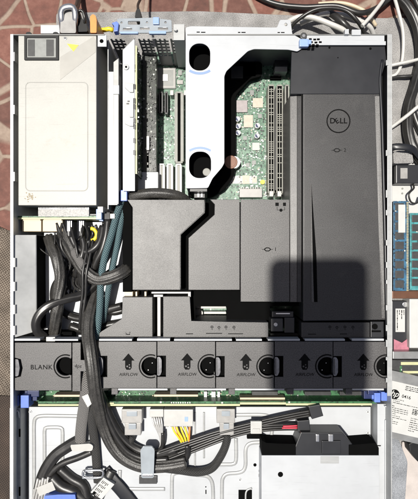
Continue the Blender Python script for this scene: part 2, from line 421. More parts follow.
M['tile'] = tile_mat()
M['carpet'] = carpet_mat('grey_carpet', (.20, .195, .19), (.52, .505, .49))
M['carpet_blue'] = carpet_mat('blue_grey_felt', (.19, .20, .22), (.48, .50, .53), 1100)
M['weave'] = weave_mat('brown_check_weave', (.13, .10, .075), (.38, .32, .26), 520)
M['weave_dark'] = weave_mat('dark_brown_weave', (.02, .013, .01), (.06, .042, .03), 560)
M['glass'] = mat('phone_glass', (.01, .01, .012), .1, 0)

# ------------------------------------------------------------------ setting
me = plate_mesh([(-1500, -1500), (1900, -1500), (1900, 2000), (-1500, 2000)], [], -6, 4, .2)
tag(link('floor', me, M['tile']), kind='structure')

mat_o = plate('carpet_mat', soft([(56, 12.5), (200, 11), (300, 15.5), (380, 18), (520, 16), (520, 700), (14, 700), (14, 420), (58, 300)], 4), -3.5, 2.2, M['carpet'], bev=.6)
tag(ground_origin(mat_o), 'grey speckled carpet mat spread under the metal case', 'mat')
cl = bmesh.new()
nx, ny = 14, 40
g = [[cl.verts.new(P(-60 + 104 * i / nx, 226 + 176 * j / ny + 5 * math.sin(i * .8), -2.6 + 1.2 * math.sin(i * 1.3 + j * .5) + 1.0 * math.sin(j * .9) * (i % 3 == 0))) for j in range(ny + 1)] for i in range(nx + 1)]
for i in range(nx):
    for j in range(ny): cl.faces.new((g[i][j], g[i][j + 1], g[i + 1][j + 1], g[i + 1][j])).smooth = True
r = bmesh.ops.solidify(cl, geom=list(cl.faces), thickness=.0008)
me = bpy.data.meshes.new('checked_cloth'); cl.to_mesh(me); cl.free()
tag(ground_origin(link('checked_cloth', me, M['weave'])), 'beige and brown checked cloth along the left wall of the case', 'cloth')
o = plate('dark_cloth', soft([(-80, 396), (13, 396), (30, 440), (30, 640), (-80, 640)], 6), -.6, 1.6, M['weave_dark'], bev=.5)
tag(ground_origin(o), 'dark brown woven cloth at the lower left of the case', 'cloth')

# ------------------------------------------------------------------ case
case = thing('server_case', P(200, 250, 0), 'open two unit rack server case of bright zinc steel, lid removed', 'server case')
X0, X1 = -228.0, 210.0
YB = P(0, 34, 85).y * 1000          # rear
YF = -420.0
m = MB(); m.wbox((X0, YF, -2.4), (X1, YB, -.8)); m.build('base_pan', M['zinc'], case)
# raised service floor beside the wall
m = MB(); m.wbox((-206, P(0, 340, 44).y * 1000, -.8), (-104, P(0, 222, 44).y * 1000, 44), .4); m.build('floor_plate', M['white_metal'], case)
# left wall: sheet with folded rim, slots
wy0, wy1 = P(0, 385, 85).y * 1000, YB
m = MB(); m.wbox((X0, YF, -.8), (X0 + 1.2, YB, 85), .3)
m.wbox((X0 + 1.2, YF, 83.9), (X0 + 3.6, YB, 85.1), .3)
left_wall = m.build('side_wall', M['zinc_side'], case)
for yy in (52, 105, 172, 258, 282, 305, 326):
    m = MB(); m.box(12.2, yy, 14.6, yy + 9, 85, 78); m.build('wall_bracket', M['steel'], case)
m = MB()
for yy in (44, 100, 168, 290): m.box(12.2, yy, 13.6, yy + 16, 76, 58)
m.build('wall_slot', M['matte_black'], left_wall)
m = MB(); m.wbox((X1 - 1.2, YF, -.8), (X1, YB, 85), .3); m.wbox((X1 - 5.5, -168, 83.9), (X1 - 1.2, YB, 85.1), .3)
right_wall = m.build('side_wall', M['zinc'], case)
for yy in (60, 150, 190, 210, 240, 262, 280, 305, 325, 340, 357, 378):
    m = MB(); m.box(386.2, yy, 388.6, yy + random.uniform(3, 8), 86.2, 84.5, .3); m.build('wall_tab', M['zinc'], right_wall)
# rear wall with vents + folded shelf right
m = MB(); m.wbox((X0 + 1.2, YB - 1.2, -.8), (-120, YB, 85), .3); m.wbox((-25, YB - 1.2, -.8), (X1 - 1.2, YB, 85), .3); m.wbox((-120, YB - 1.2, -.8), (-25, YB, 12), .3)
rear = m.build('rear_wall', M['vent'], case)
m = MB(); m.box(300, 34.5, 386, 45, 84, 82.4, .4); m.box(352, 29.5, 361, 35, 86, 82, .3); m.box(345, 29, 349, 34, 88, 82, .3)
m.build('rear_lip', M['white_metal'], case)
m = MB(); m.cyl(386.5, 36.5, 1.2, 84.6, 84); m.box(384.6, 35.5, 386.6, 41, 84.5, 84.0)
m.build('lip_slot', M['matte_black'], case)
# expansion slot brackets, pierced with vents, seen on the rear wall's inner side
def vent_sheet(px0, px1, rows, cols, skip=0):
    z1, z0 = 80, 12
    xa, xb = P(px0, 0, z1).x * 1000, P(px1, 0, z1).x * 1000
    mm = MB(); cw = (xb - xa) / cols; y = YB - 2
    ch = (z1 - z0) / rows
    for c in range(cols):
        mm.wbox((xa + c * cw, y - 1, z0), (xa + c * cw + cw * .38, y, z1))
        for k in range(rows):
            solid = .45 if (k < rows * .55) else 1.0
            mm.wbox((xa + c * cw + cw * .38, y - .95, z0 + k * ch), (xa + (c + 1) * cw, y - .05, z0 + k * ch + ch * (1.0 if k < skip else .5)))
    return mm.build('vent_bracket', M['vent'], case)
vent_sheet(110, 124, 9, 3, 5); vent_sheet(138, 152, 9, 3, 3); vent_sheet(154, 168, 9, 3, 3); vent_sheet(170, 184, 9, 3, 4)
m = MB()
for r_ in range(3):
    for k in range(4): m.box(259 + k * 3.6 + r_ * .8, 41 + r_ * 2.6, 261.4 + k * 3.6 + r_ * .8, 42.6 + r_ * 2.6, 60, 59)
m.build('vent_grille', M['steel'], case)
# partition between the power bay and the boards
xa = P(107.5, 0, 78).x * 1000
m = MB(); m.wbox((xa, -5 + P(0, 205, 78).y * 1000, -.8), (xa + 1.2, YB - 3, 78), .3); m.wbox((xa + 1.2, P(0, 205, 78).y * 1000, 76.8), (xa + 11.6, YB - 40, 78), .3)
m.wbox((xa + 10.4, P(0, 205, 78).y * 1000, 60), (xa + 11.6, YB - 40, 76.8), .3)
part = m.build('partition_rail', M['zinc'], case)
m = MB(); m.prism([(113.4, 62), (118.6, 58), (118.6, 204), (113.4, 204)], 79.2, 77.8, .4); m.build('rail_ledge', M['vent2'], case)
for q in ((113, 85, 119, 94, 80.5, 77), (97.5, 35, 106.5, 46.5, 84, 82.6)):
    m = MB(); m.box(*q, .4); m.build('mounting_tab', M['white_metal'], case)
m = MB(); m.cyl(101.5, 41, 1.9, 84.35, 84); m.build('tab_hole', M['matte_black'], case)
# fan wall rails: bright folded steel strips before and behind the fans
for x0, x1 in ((13, 40), (52, 78), (99, 132), (137, 170), (174, 232), (236, 262), (268, 300), (305, 345), (352, 384)):
    m = MB(); m.box(x0, 338.9 + random.uniform(-.3, .3), x1, 340.8, 82.5, 70, .25); m.build('fan_rail', M['white_metal'], case)
for x0, x1 in ((117, 167.5), (175, 226), (234, 284.5), (293, 343), (350.5, 384)):
    m = MB(); m.box(x0, 388.6, x1, 390.4, 80, 66, .25); m.build('front_fan_rail', M['white_metal'], case)
# drive bay deck with pressed grooves
def groove(bmx, pts, w=2.3, h=.95):
    tube_into(bmx, [(x, y, 56.1) for x, y in pts], w, h, sides=8, step=.002)
m = MB(); m.wbox((X0 + 8, YF, 52), (X1 - 13, P(0, 407, 56).y * 1000, 56), .3)
deck = m.build('drive_bay_deck', M['white_metal'], case)
b = bmesh.new()
groove(b, [(34, 520), (34, 450), (34, 424), (36, 418), (42, 416), (60, 416), (86, 416.5)])
groove(b, [(44.5, 520), (44.5, 450), (44.5, 431), (46, 428), (50, 427.5), (58, 427.5), (61.5, 428.5), (62.5, 432), (62.5, 450), (62.5, 520)])
groove(b, [(232, 415), (262, 415), (269, 417), (272, 421), (272, 432), (270, 439), (264, 442), (252, 443), (247, 446), (245.5, 452), (245.5, 465), (243, 471), (237, 473), (227, 474), (223, 478), (222, 486), (222, 520)])
groove(b, [(236, 438), (236, 460), (233, 464), (226, 464.5), (213, 464.5)])
groove(b, [(213, 520), (213, 490), (211, 480), (206, 476), (196, 475)])
groove(b, [(120, 470), (120, 482), (124, 488), (134, 489), (165, 489)])
groove(b, [(172, 520), (172, 480), (174, 474), (182, 472)])
groove(b, [(195, 412), (195, 470)], 1.2); groove(b, [(204, 412), (204, 458)], 1.2); groove(b, [(246, 510), (246, 492), (252, 488)], 1.2)
me = bpy.data.meshes.new('deck_rib'); b.to_mesh(me); b.free(); link('deck_rib', me, M['zinc'], deck)
for x, y, rr in ((255, 465, 1.6), (112, 470, .7), (137, 466, .7), (205.8, 487, .6)):
    m = MB(); m.cyl(x, y, rr, 56.4, 56); m.build('deck_hole', M['matte_black'], deck)
for q in ((238.5, 490, 252, 505), (205.4, 490, 206.4, 494), (258.8, 470, 259.6, 472), (258.8, 474, 259.6, 477)):
    m = MB(); m.box(*q, 56.5, 56); m.build('deck_hole', M['matte_black'], deck)
for x, y in ((30, 412), (104, 412), (300, 411), (368, 412), (368, 433), (240, 480)):
    m = MB(); m.cyl(x, y, 1.5, 57, 55.9, 16, .3); sc_ = m.build('screw', M['zinc_side'], case)
    m = MB(); m.cyl(x, y, .7, 57.1, 56.9, 6); m.build('screw_socket', M['slot'], sc_)
# side rails of the bay
m = MB(); m.box(9.5, 408, 20.5, 560, 70, 50, .5); lr = m.build('bay_rail', M['zinc'], case)
m = MB(); m.box(18.7, 429, 20.3, 437, 70.4, 69); m.box(18.7, 487, 20.3, 496, 70.4, 69); m.build('rail_slot', M['matte_black'], lr)
b = bmesh.new()
tube_into(b, [(12, 440, 70.5), (13, 425, 71), (15, 414, 71.5), (18, 410.5, 71), (19, 418, 70.5)], .8, .8, sides=6)
tube_into(b, [(13.5, 440, 70.3), (14.5, 455, 70.6), (11.5, 470, 70.6), (13.5, 490, 70.4), (12.5, 520, 70.4)], .9, .8, sides=6)
me = bpy.data.meshes.new('rail_spring'); b.to_mesh(me); b.free(); link('rail_spring', me, M['steel'], lr)
m = MB(); m.box(377.5, 404, 389.5, 560, 70, 50, .5); m.box(385, 420, 387, 500, 71.5, 69.5, .3); rr_ = m.build('bay_rail', M['white_metal'], case)
m = MB(); m.cyl(377.3, 468.5, 1.3, 70.5, 69.8); m.box(372, 445.4, 381, 446.2, 70.6, 69.9); m.build('rail_slot', M['matte_black'], rr_)
b = bmesh.new()
tube_into(b, [(384, 405, 71), (388, 409, 72), (388.6, 416, 71.6), (386, 420, 71)], .8, .8, sides=6)
tube_into(b, [(390, 432, 71), (391, 445, 71), (389.6, 458, 71), (392, 462, 71)], .8, .8, sides=6)
tube_into(b, [(388.5, 424, 71), (391.4, 431, 71), (390.6, 440, 71)], .6, .6, sides=6)
me = bpy.data.meshes.new('rail_spring'); b.to_mesh(me); b.free(); link('rail_spring', me, M['steel'], rr_)
# drive bay cover box (raised, right)
m = MB(); m.prism([(261.5, 455.5), (379.5, 455.5), (379.5, 580), (261.5, 580)], 80, 56, .5)
cov = m.build('drive_cover', M['white_metal'], case)
m = MB(); m.box(320.5, 456.5, 339, 463.5, 80.35, 79.8, .1); m.build('cover_tab', M['zinc'], cov)
m = MB(); m.cyl(280.5, 474.5, 2.6, 80.3, 79.9); m.build('cover_hole', M['matte_black'], cov)
for pts in ([(261.6, 440), (266, 443.4), (296, 444), (296, 455.2), (262, 455.2)], [(349, 445), (376, 443), (379, 448), (379, 455.2), (349, 455.2)]):
    m = MB(); m.prism(pts, 79, 57, .6); m.build('cover_shade', M['matte_black'], cov)  # black blocks stand in for shade on the cover's rear face
m = MB(); m.prism([(301, 432.5), (343, 432.5), (353, 445), (353, 455), (294, 455), (294, 450)], 78, 57, .8); m.box(322, 441, 341, 454, 80, 77, .6)
lt = m.build('cover_latch', M['smooth_plastic'], cov)
for q in ((316, 434.5, 319.4, 442), (328.6, 434.5, 333.4, 442)):
    m = MB(); m.box(*q, 80, 77, .8); m.build('latch_pin', M['steel'], lt)
# blue release latches on both ends of the fan wall
m = MB(); m.box(14.5, 395.5, 18.6, 406, 70, 60, .5); m.box(20.5, 395.5, 28.6, 408, 72, 58, .6); bl = m.build('release_latch', M['blue'], case)
m = MB(); m.box(13.5, 391, 37, 401, 64, 50, .6); m.box(27, 390.5, 39, 397, 67, 50, .8); m.build('latch_base', M['dark_blue'], bl)
m = MB(); m.box(374.5, 393, 380.5, 402.5, 72, 60, .6); m.box(381.5, 392, 389, 401, 74, 60, .6); m.box(372, 395, 375, 399, 70, 62, .4); bl = m.build('release_latch', M['blue'], case)
m = MB(); m.box(364, 391, 384, 399, 64, 50, .6); m.box(368, 390.5, 378, 395, 68, 50, .8); m.build('latch_base', M['dark_blue'], bl)
# blue/silver locking bar of the expansion slots
m = MB(); hol = [rect(123, 28, 132, 30), rect(140, 27.5, 149.5, 29.6), rect(158, 27.5, 168, 29.6), circ(121.5, 22.5, 1), circ(147, 22.3, 1), circ(165.5, 22.3, 1.1), rect(128, 21, 140, 24.5, .8)]
bar = plate('slot_bar', soft([(117, 18.5), (152, 17.5), (171.5, 20), (172, 31.5), (160, 33), (117, 32.8)], 1), 86, 1.6, M['clear'], case, hol)
m = MB(); m.prism([(111.5, 23), (116.5, 21.2), (118.6, 23), (117.6, 31), (113.6, 31.5), (114.6, 26)], 90, 82, .5); m.build('lever', M['blue'], bar)
m = MB(); m.box(153, 17, 159, 24, 88.5, 85, .5); m.box(120, 31.6, 138, 33.4, 88, 85, .3); m.box(149, 31, 166, 33.6, 88, 85, .3); m.build('pad', M['pale_blue'], bar)
m = MB(); m.cyl(175.5, 29, 1.7, 86, 70); m.box(173.4, 24, 184.5, 40, 82, 12, .3); m.build('filler_bracket', M['zinc'], case)

# ------------------------------------------------------------------ power supply
psu = thing('power_supply', P(58, 120, 2), 'ivory metal power supply in the left rear bay with fan window and yellow warning triangle', 'power supply')
m = MB(); m.box(18.2, 34.2, 96.4, 205.3, 83, 2, .8); pc = m.build('casing', M['ivory_metal'], psu)
b = bmesh.new()
q_ = rect(25.5, 82.3, 87.6, 190.8, 4.5, 6); q_ = q_[-3:] + q_[:-3] + q_[-3:-2]; d_ = []
for (ax, ay), (bx_, by_) in zip(q_, q_[1:]):
    n_ = max(1, int(math.hypot(bx_ - ax, by_ - ay) / 1.2))
    d_ += [(ax + (bx_ - ax) * k / n_, ay + (by_ - ay) * k / n_) for k in range(n_)]
tube_into(b, [(x, y, 83.0) for x, y in d_ + q_[-1:]], .55, .42, sides=8, step=.02)
me = bpy.data.meshes.new('pressed_panel'); b.to_mesh(me); b.free(); link('pressed_panel', me, M['ivory_metal'], pc)
fr = plate('fan_window', rect(24, 35, 58.5, 60, .8), 84.6, 2, M['black'], psu, [rect(26.6, 37.8, 55.8, 57.4, .5)], .3)
m = MB(); m.box(26.6, 37.8, 55.8, 57.4, 83.7, 83.1); m.build('window_pane', M['chip'], fr)
m = MB(); m.box(27.8, 39.5, 34.6, 56, 84.1, 83.6, .1); m.box(46.2, 39.5, 53.6, 56, 84.1, 83.6, .1); m.build('dark_opening', M['slot'], fr)
m = MB(); m.prism([(66.8, 43.6), (78.6, 45), (73.4, 51.6)], 83.35, 82.9); wl = m.build('warning_label', M['yellow'], psu)
m = MB(); m.cyl(65, 38, 1.6, 83.9, 83, bev=.2); m.build('screw', M['steel'], psu)
m = MB(); m.cyl(65, 38, .8, 84.0, 83.8, 10); m.build('screw_socket', M['slot'], psu)
plate('clear_tape', [(60, 57), (93.5, 36.5), (95.5, 40), (95.5, 52), (60, 80)], 83.22, .18, M['tape'], psu, bev=.02)
m = MB()
for k in range(46):
    x, y = random.gauss(31, 2.3), random.gauss(197.4, 1.9); m.cyl(x, y, random.uniform(.25, .75), 83.1 + random.uniform(0, .05), 82.9, 7)
m.build('dried_stain', mat('tan_stain', (.26, .22, .15), .7), psu)
# rear handle, latch
tube('handle', [(62.5, 33.5, 60), (61.5, 22, 70), (61, 12, 74), (64, 7.5, 76), (71, 6.5, 76), (74.5, 10, 74), (75, 21, 70), (74, 33.5, 60)], 3.6, M['steel'], psu, h=2.2)
m = MB(); m.prism(soft([(62, 8), (73, 8), (75.5, 20), (76, 33), (60, 33), (60.6, 18)], 2), 72, 30, .8); m.build('handle_plate', M['greynylon'], psu)
m = MB(); m.prism(soft([(90, 16.5), (92.5, 14), (95.5, 15.5), (96.6, 20), (96.4, 32.8), (90.2, 32.8)], 1), 80, 40, .6); m.build('release_tab', M['orange'], psu)
m = MB(); m.box(40.5, 24.8, 61, 33.4, 58, 30, .5); m.build('rear_flange', M['white_metal'], psu)
m = MB()
for x in (28.5, 55.5): m.prism(circ(x, 33.5, 2.9, 12, 1.8), 70, 50, .4)
m.build('inlet_lug', M['black'], psu)
# power cord
cord = thing('mains_cable', P(76, 20, 20), 'black power plug and cord behind the ivory power supply', 'cable')
m = MB(); m.prism(soft([(73, 19), (81, 17), (86, 23), (88, 31.5), (74, 32)], 2), 66, 40, 1.2); m.build('plug', M['black'], cord)
tube('sleeve', [(80, 24, 60), (78, 15, 66), (74, 10, 50), (77, 6, 20), (80, -8, 2), (84, -40, -1)], 3.4, M['cable'], cord)
tube('strap', [(77, 20, 66), (79, 11, 70), (83, 12, 70), (85, 20, 68), (84, 27, 60)], 1.8, M['cable'], cord)
o = ground_origin(tube('yellow_lead', [(97, 29.5, 45), (104, 30, 46), (109, 29, 48), (113, 30.5, 46)], 2.6, M['yellowwire'])); tag(o, 'short yellow lead lying beside the orange tab', 'wire')
ap = thing('adapter_plug', P(138, 14, 10), 'small black plug with tapered boot behind the slot locking bar', 'plug')
m = MB(); m.prism(soft([(135.6, 11.5), (137, 8.6), (140, 9), (141, 17.5), (134.8, 17.5)], 1), 62, 46, .6); m.build('plug', M['black'], ap)
tube('lead', [(138, 10, 55), (139, 2, 40), (150, -15, 4), (170, -40, -1)], 1.6, M['cable'], ap)

# ------------------------------------------------------------------ power distribution board
pdb = thing('power_board', P(58, 214, 40), 'power distribution board in front of the power supply with cream sockets', 'circuit board')
m = MB(); m.box(12, 217.5, 98, 219.2, 70, 20, .15); m.build('board', M['pcb_edge'], pdb)
m = MB(); m.box(13, 216.0, 97, 217.4, 69, 20); m.build('board_face', M['pcb_dark'], pdb)
m = MB(); m.box(38, 209.0, 89, 216.6, 70, 66, .3); sk = m.build('barcode_sticker', M['print_grey'], pdb)
m = MB()
for k in range(34): m.box(38.4 + k * 1.5, 207.6, 39.2 + k * 1.5, 209.2, 70.6, 66)
m.build('header_pins', M['solder'], pdb)
for x0, x1 in ((22, 41.2), (42.6, 62.5)):
    m = MB(); m.box(x0, 220, x1, 231.5, 66, 44, .5); m.box(x0 + 1, 219.2, x1 - 1, 220.6, 67.4, 44); m.build('socket', M['cream'], pdb)
for x in (69.5, 81.5):
    a, z1 = P(x, 222, 62), 62
    c = tube('capacitor', [(x, 220, 62), (x, 229, 62), (x, 238, 61.5)], 5, M['smooth_plastic'], pdb, sides=20)
    m = MB()
    for k in range(3): m.box(x - 2.2 + k * 1.8, 221, x - 1.4 + k * 1.8, 231, 67.4, 66.6)
    m.build('silver_print', M['solder'], c)
bm_ = bmesh.new(); tube_into(bm_, [(91 + 5.5 * math.cos(a / 12 * math.pi - 1.6), 234.5 + 6 * math.sin(a / 12 * math.pi - 1.6), 66) for a in range(13)], 2.2, 2, sides=10)
me = bpy.data.meshes.new('yellow_tie'); bm_.to_mesh(me); bm_.free(); link('yellow_tie', me, M['yellowwire'], pdb)
m = MB(); m.box(96, 209, 101.6, 219.5, 76, 55, .6); m.box(99, 213, 103, 221, 70, 55, .4); m.build('clip', M['pale_blue'], pdb)
m = MB(); m.box(97.5, 206.5, 103, 212.5, 78, 55, .5); m.box(110, 213.6, 114.8, 218.6, 74, 55, .5); m.build('white_clip', M['nylon'], pdb)
m = MB(); m.box(103.5, 212, 110, 219.5, 68, 40, .6); m.build('black_plug', M['black'], pdb)

# ------------------------------------------------------------------ motherboard
mb = thing('motherboard', P(260, 200, 6), 'pale green motherboard covered with small parts, seen through the white cage and beside it', 'circuit board')
m = MB(); m.box(150, 52, 376, 345, 8, 6); m.build('board', M['pcb'], mb)
bgroup = None
m = MB(); m.box(156.6, 67.5, 175.8, 88.5, 10.6, 8, .3); ch = m.build('chipset', M['chip'], mb)
m = MB(); m.box(161.8, 74, 168, 80.8, 11.6, 10.5, .3); m.build('die', M['solder'], ch)
fr = plate('chip_frame', rect(157.4, 68.4, 175.0, 87.6), 10.9, .5, M['greynylon'], ch, [rect(159, 70, 173.4, 86)], .1)
def slot(x0, y0, x1, y1, z, mt, name='expansion_slot', wl=.34, inner='matte_black'):
    mm = MB(); w = x1 - x0
    mm.box(x0, y0, x0 + w * wl, y1, z, 8, .2); mm.box(x1 - w * wl, y0, x1, y1, z, 8, .2)
    mm.box(x0 + w * wl, y0, x1 - w * wl, y1, z - 3, 8)
    mm.box(x0 + w * .1, y0 - 1.5, x1 - w * .1, y0, z + .6, 8, .2); mm.box(x0 + w * .1, y1, x1 - w * .1, y1 + 1.5, z + .6, 8, .2)
    ob = mm.build(name, M[mt], mb)
    m2 = MB(); m2.box(x0 + w * (wl + .02), y0 + .4, x1 - w * (wl + .02), y1 - .4, z - 1.4, z - 2.9); m2.build('contact_gap', M[inner], ob)
    if name == 'memory_slot' and mt == 'slot_pale':
        m3 = MB(); cx = (x0 + x1) / 2; m3.box(cx - .35, y0 + 2, cx + .35, y1 - 2, z + .4, z - 2.9)
        for k in range(int((y1 - y0 - 6) / 2.1)):
            yy = y0 + 3 + k * 2.1
            if random.random() < .55: m3.box(x0 + w * wl + .2, yy, x1 - w * wl - .2, yy + .7, z - .9, z - 2.9)
        m3.build('contacts', M['slot_pale'], ob)
    return ob
slot(158.6, 93, 163, 111.5, 19, 'slot'); slot(164.6, 93, 168, 112.5, 19, 'slot')
slot(174.5, 93, 183.6, 161.5, 20, 'slot_grey')
for x in (153.6, 170, 183.8): 
    m = MB(); m.box(x, 90, x + 3.6, 95, 22, 8, .8); m.build('slot_latch', M['nylon'], mb)
for x0 in (158.5, 166.6, 175.4):
    slot(x0, 165, x0 + 6.4, 201, 26, 'nylon', 'memory_slot', inner='slot_pale')
slot(268, 86, 274.6, 193, 26, 'slot_pale', 'memory_slot', wl=.17, inner='matte_black'); slot(276.4, 86, 283, 193, 26, 'slot_pale', 'memory_slot', wl=.17, inner='matte_black')
slot(284.8, 86, 289.5, 193, 22, 'slot_grey', 'memory_slot')
m = MB(); m.box(275, 89, 275.9, 190, 33, 8); m.build('memory_stick', M['slot'], mb)
for y in (104, 123, 148, 166):
    m = MB(); m.prism([(285.2, y + 6), (287.6, y), (289.6, y + 1), (287.4, y + 8)], 27, 20, .4); m.build('retaining_clip', M['steel'], mb)
for x in (269.6, 277.6, 284.4):
    m = MB(); m.box(x, 191, x + 3.8, 196.5, 32, 8, .6); m.build('memory_latch', M['nylon'], mb)
m = MB(); m.box(236.3, 100.2, 247.5, 112.2, 10.6, 8, .3); m.build('chip', M['chip_pink'], mb)
for x0, y0, x1, y1, mt in ((252.8, 98, 263, 107.5, 'chip_cream'), (243.8, 115, 253, 127.3, 'chip_cream'), (252.3, 142.6, 259.6, 150.2, 'nylon'), (246, 163, 249.6, 167, 'chip'), (252, 160.5, 256, 164.5, 'chip'), (250, 90, 254, 95, 'chip'), (258, 114, 262, 118, 'chip'), (243, 136, 247, 140, 'chip'), (178, 70, 182, 75, 'chip'), (177, 80, 183, 84, 'greynylon')):
    m = MB(); m.box(x0, y0, x1, y1, 10, 8, .2); m.build('chip', M[mt], mb)
for x, y in ((237.6, 118.8), (238.4, 126), (238.2, 132.6), (257.6, 125.4), (257.2, 135.6)):
    m = MB(); m.cyl(x, y, 2.7, 15.5, 8, 20, .5); c = m.build('capacitor', M['solder'], mb)
    m = MB(); m.prism(circ(x, y, 2.2, 10, a0=60, a1=240), 15.65, 15.3); m.build('capacitor_mark', M['dark_blue'], c)
m = MB(); m.cyl(231, 162, 6.8, 23.2, 9.5, 32, .8); m.cyl(231, 162, 4.8, 23.6, 23, 32, .2); bt = m.build('coin_battery', M['brown_tone'], mb)  # brown puts the cell's shade and an orange reflection into its colour
m = MB(); m.cyl(234.2, 162.2, 6.0, 22.6, 8, 28); m.build('battery_lit_side', M['solder'], bt)  # silver disc stands in for the cell's sunlit side
m = MB(); m.box(224, 176, 257, 183.6, 8.5, 8); m.build('paper_label', M['sticker'], mb)
m = MB(); m.box(242.5, 175.4, 249.4, 183.9, 9.2, 8.4, .1); m.box(252.4, 177, 256.6, 182.4, 9.2, 8.4, .1); m.build('label_block', M['chip_cream'], mb)
m = MB(); m.cyl(262.6, 182, 2.3, 10.5, 8); m.build('yellow_cap', M['yellow'], mb)
m = MB(); m.box(239.6, 188.6, 262.2, 197.4, 20, 8, .5)
for k in range(9): m.box(240.6 + k * 2.4, 187, 241.6 + k * 2.4, 188.8, 18, 8)
m.build('ribbon_socket', M['greynylon'], mb)
m = MB(); m.box(270.4, 76, 281.4, 79.2, 12.5, 8, .4); m.build('black_socket', M['matte_black'], mb)
m = MB(); m.box(275, 58, 288, 66, 24, 8, .4); us = m.build('port_socket', M['slot'], mb)
m = MB(); m.box(275, 66.4, 287.4, 71.6, 22, 8, .4); m.build('port_socket', M['nylon'], mb)
m = MB(); m.box(243, 58.5, 256, 76.5, 22, 8, .5); m.build('port_socket', M['slot'], mb)
m = MB(); m.box(195, 306, 226, 308.6, 24, 8, .3); m.prism([(195, 309), (200, 309), (203, 312), (203, 320), (195, 320)], 20, 8, .3); m.build('ribbon_socket', M['greynylon'], mb)
m = MB(); m.box(204, 311.6, 226, 314, 22, 8, .3); m.build('memory_latch', M['nylon'], mb)
# scatter of surface-mounted parts
m = MB()
zones = [((236, 82, 267, 196), 620), ((157, 66, 186, 162), 330), ((226, 175, 266, 198), 90), ((122, 165, 160, 198), 0), ((256, 74, 290, 86), 50), ((195, 306, 226, 320), 20)]
for (x0, y0, x1, y1), n in zones:
    for k in range(n):
        x, y = random.uniform(x0, x1), random.uniform(y0, y1)
        w, h = random.choice(((.5, .9), (.9, .5), (.7, 1.2), (1.3, .7), (.5, .5), (1.4, 1.4)))
        m.mi = random.choice((0, 0, 1, 1, 2, 3)); m.box(x, y, x + w, y + h, 8 + random.uniform(.4, 1.3), 7.9)
o = m.build('surface_components', [M['slot'], M['solder'], M['chip_cream'], M['chip']], mb); o['kind'] = 'stuff'

# ------------------------------------------------------------------ riser card
rc = thing('riser_card', P(136, 110, 10), 'upright riser card with white steel bracket between partition and motherboard', 'circuit board')
m = MB()
z1 = 74
xa = P(135.5, 0, z1).x * 1000
ya, yb = P(0, 174, z1).y * 1000, P(0, 46, z1).y * 1000
m.wbox((xa, ya, 14), (xa + 1.8, yb, z1)); m.build('board', M['pcb_riser'], rc)
m = MB(); m.wbox((xa - .05, ya, z1), (xa + 1.9, yb, z1 + .7)); m.build('board_edge', M['pcb_edge'], rc)
m = MB()
for k in range(150):
    y = random.uniform(ya + 2, yb - 2); z = random.uniform(20, z1 - 1); s = random.uniform(.6, 2.4)
    m.mi = random.choice((0, 0, 0, 1, 2)); m.wbox((xa + 1.7, y, z), (xa + 2.2 + random.uniform(.2, 1.6), y + s * random.uniform(.6, 1.6), z + s))
o = m.build('surface_components', [M['slot'], M['chip'], M['solder']], rc); o['kind'] = 'stuff'
m = MB()
m.wbox((xa + 1.8, P(0, 172, 40).y * 1000, 30), (P(156.5, 0, 40).x * 1000, P(0, 52, 40).y * 1000, 40), .5)
for k in range(46): m.wbox((P(random.uniform(148, 155), 0, 40).x * 1000, P(0, random.uniform(60, 170), 40).y * 1000 - 2, 40), (P(random.uniform(148, 155), 0, 40).x * 1000 + random.uniform(.6, 2.5), P(0, random.uniform(60, 170), 40).y * 1000, 41)) if False else None
m.build('riser_shade_slab', M['card'], rc)  # added dark slab in place of the shade cast by the riser
m = MB()
for k in range(120):
    a, b_ = random.uniform(147, 155.4), random.uniform(56, 170); s_ = random.uniform(.3, 1.2); m.mi = random.choice((0, 0, 0, 1, 2)); m.box(a, b_, a + s_, b_ + s_ * random.uniform(.6, 2.5), 40 + random.uniform(.5, 3), 39.8)
o = m.build('shade_slab_components', [M['slot'], M['slot_grey'], M['pcb_riser']], rc); o['kind'] = 'stuff'
m = MB(); m.box(146.5, 136, 149.2, 150, 46, 20, .3); m.box(146.5, 153, 149, 168, 40, 20, .3); m.build('slot_latch', M['nylon'], rc)
m = MB(); m.prism([(122.6, 50), (134.6, 38), (134.9, 191), (122.8, 191)], 76, 74.6, .3)
br = m.build('steel_bracket', M['white_metal'], rc)
m = MB()
for y0, y1 in ((82.5, 92), (97, 117), (121, 126)):
    m.prism([(124.6, y0), (133.4, y0 + .8), (133.4, y1), (129.6, y1), (124.6, y0 + (y1 - y0) * .5)], 78.4, 76, .5)
m.build('bracket_tab', M['nylon'], br)
m = MB()
for y in (84, 98, 104, 118, 124, 138, 150): m.box(133.2, y, 135.4, y + 5, 76.4, 75.6, .1)
m.box(126.4, 103, 129, 104.2, 78.9, 78.3); m.box(127.4, 100.6, 129.6, 101.8, 78.9, 78.3)
m.build('bracket_notch', M['slot'], br)
m = MB(); m.cyl(126, 66.8, 2.8, 77.6, 74, 16, .4); bs_ = m.build('fixing_lug', M['zinc'], br)
m = MB(); m.cyl(126, 66.8, 1.1, 77.9, 77.5, 10); m.build('lug_hole', M['matte_black'], bs_)
m = MB(); m.box(119.8, 190, 127, 201, 72, 40, .6); m.build('blue_handle', M['blue'], rc)
m = MB(); m.box(138, 172, 158, 192, 40, 30, .4); m.build('bracket_foot', M['white_metal'], rc)

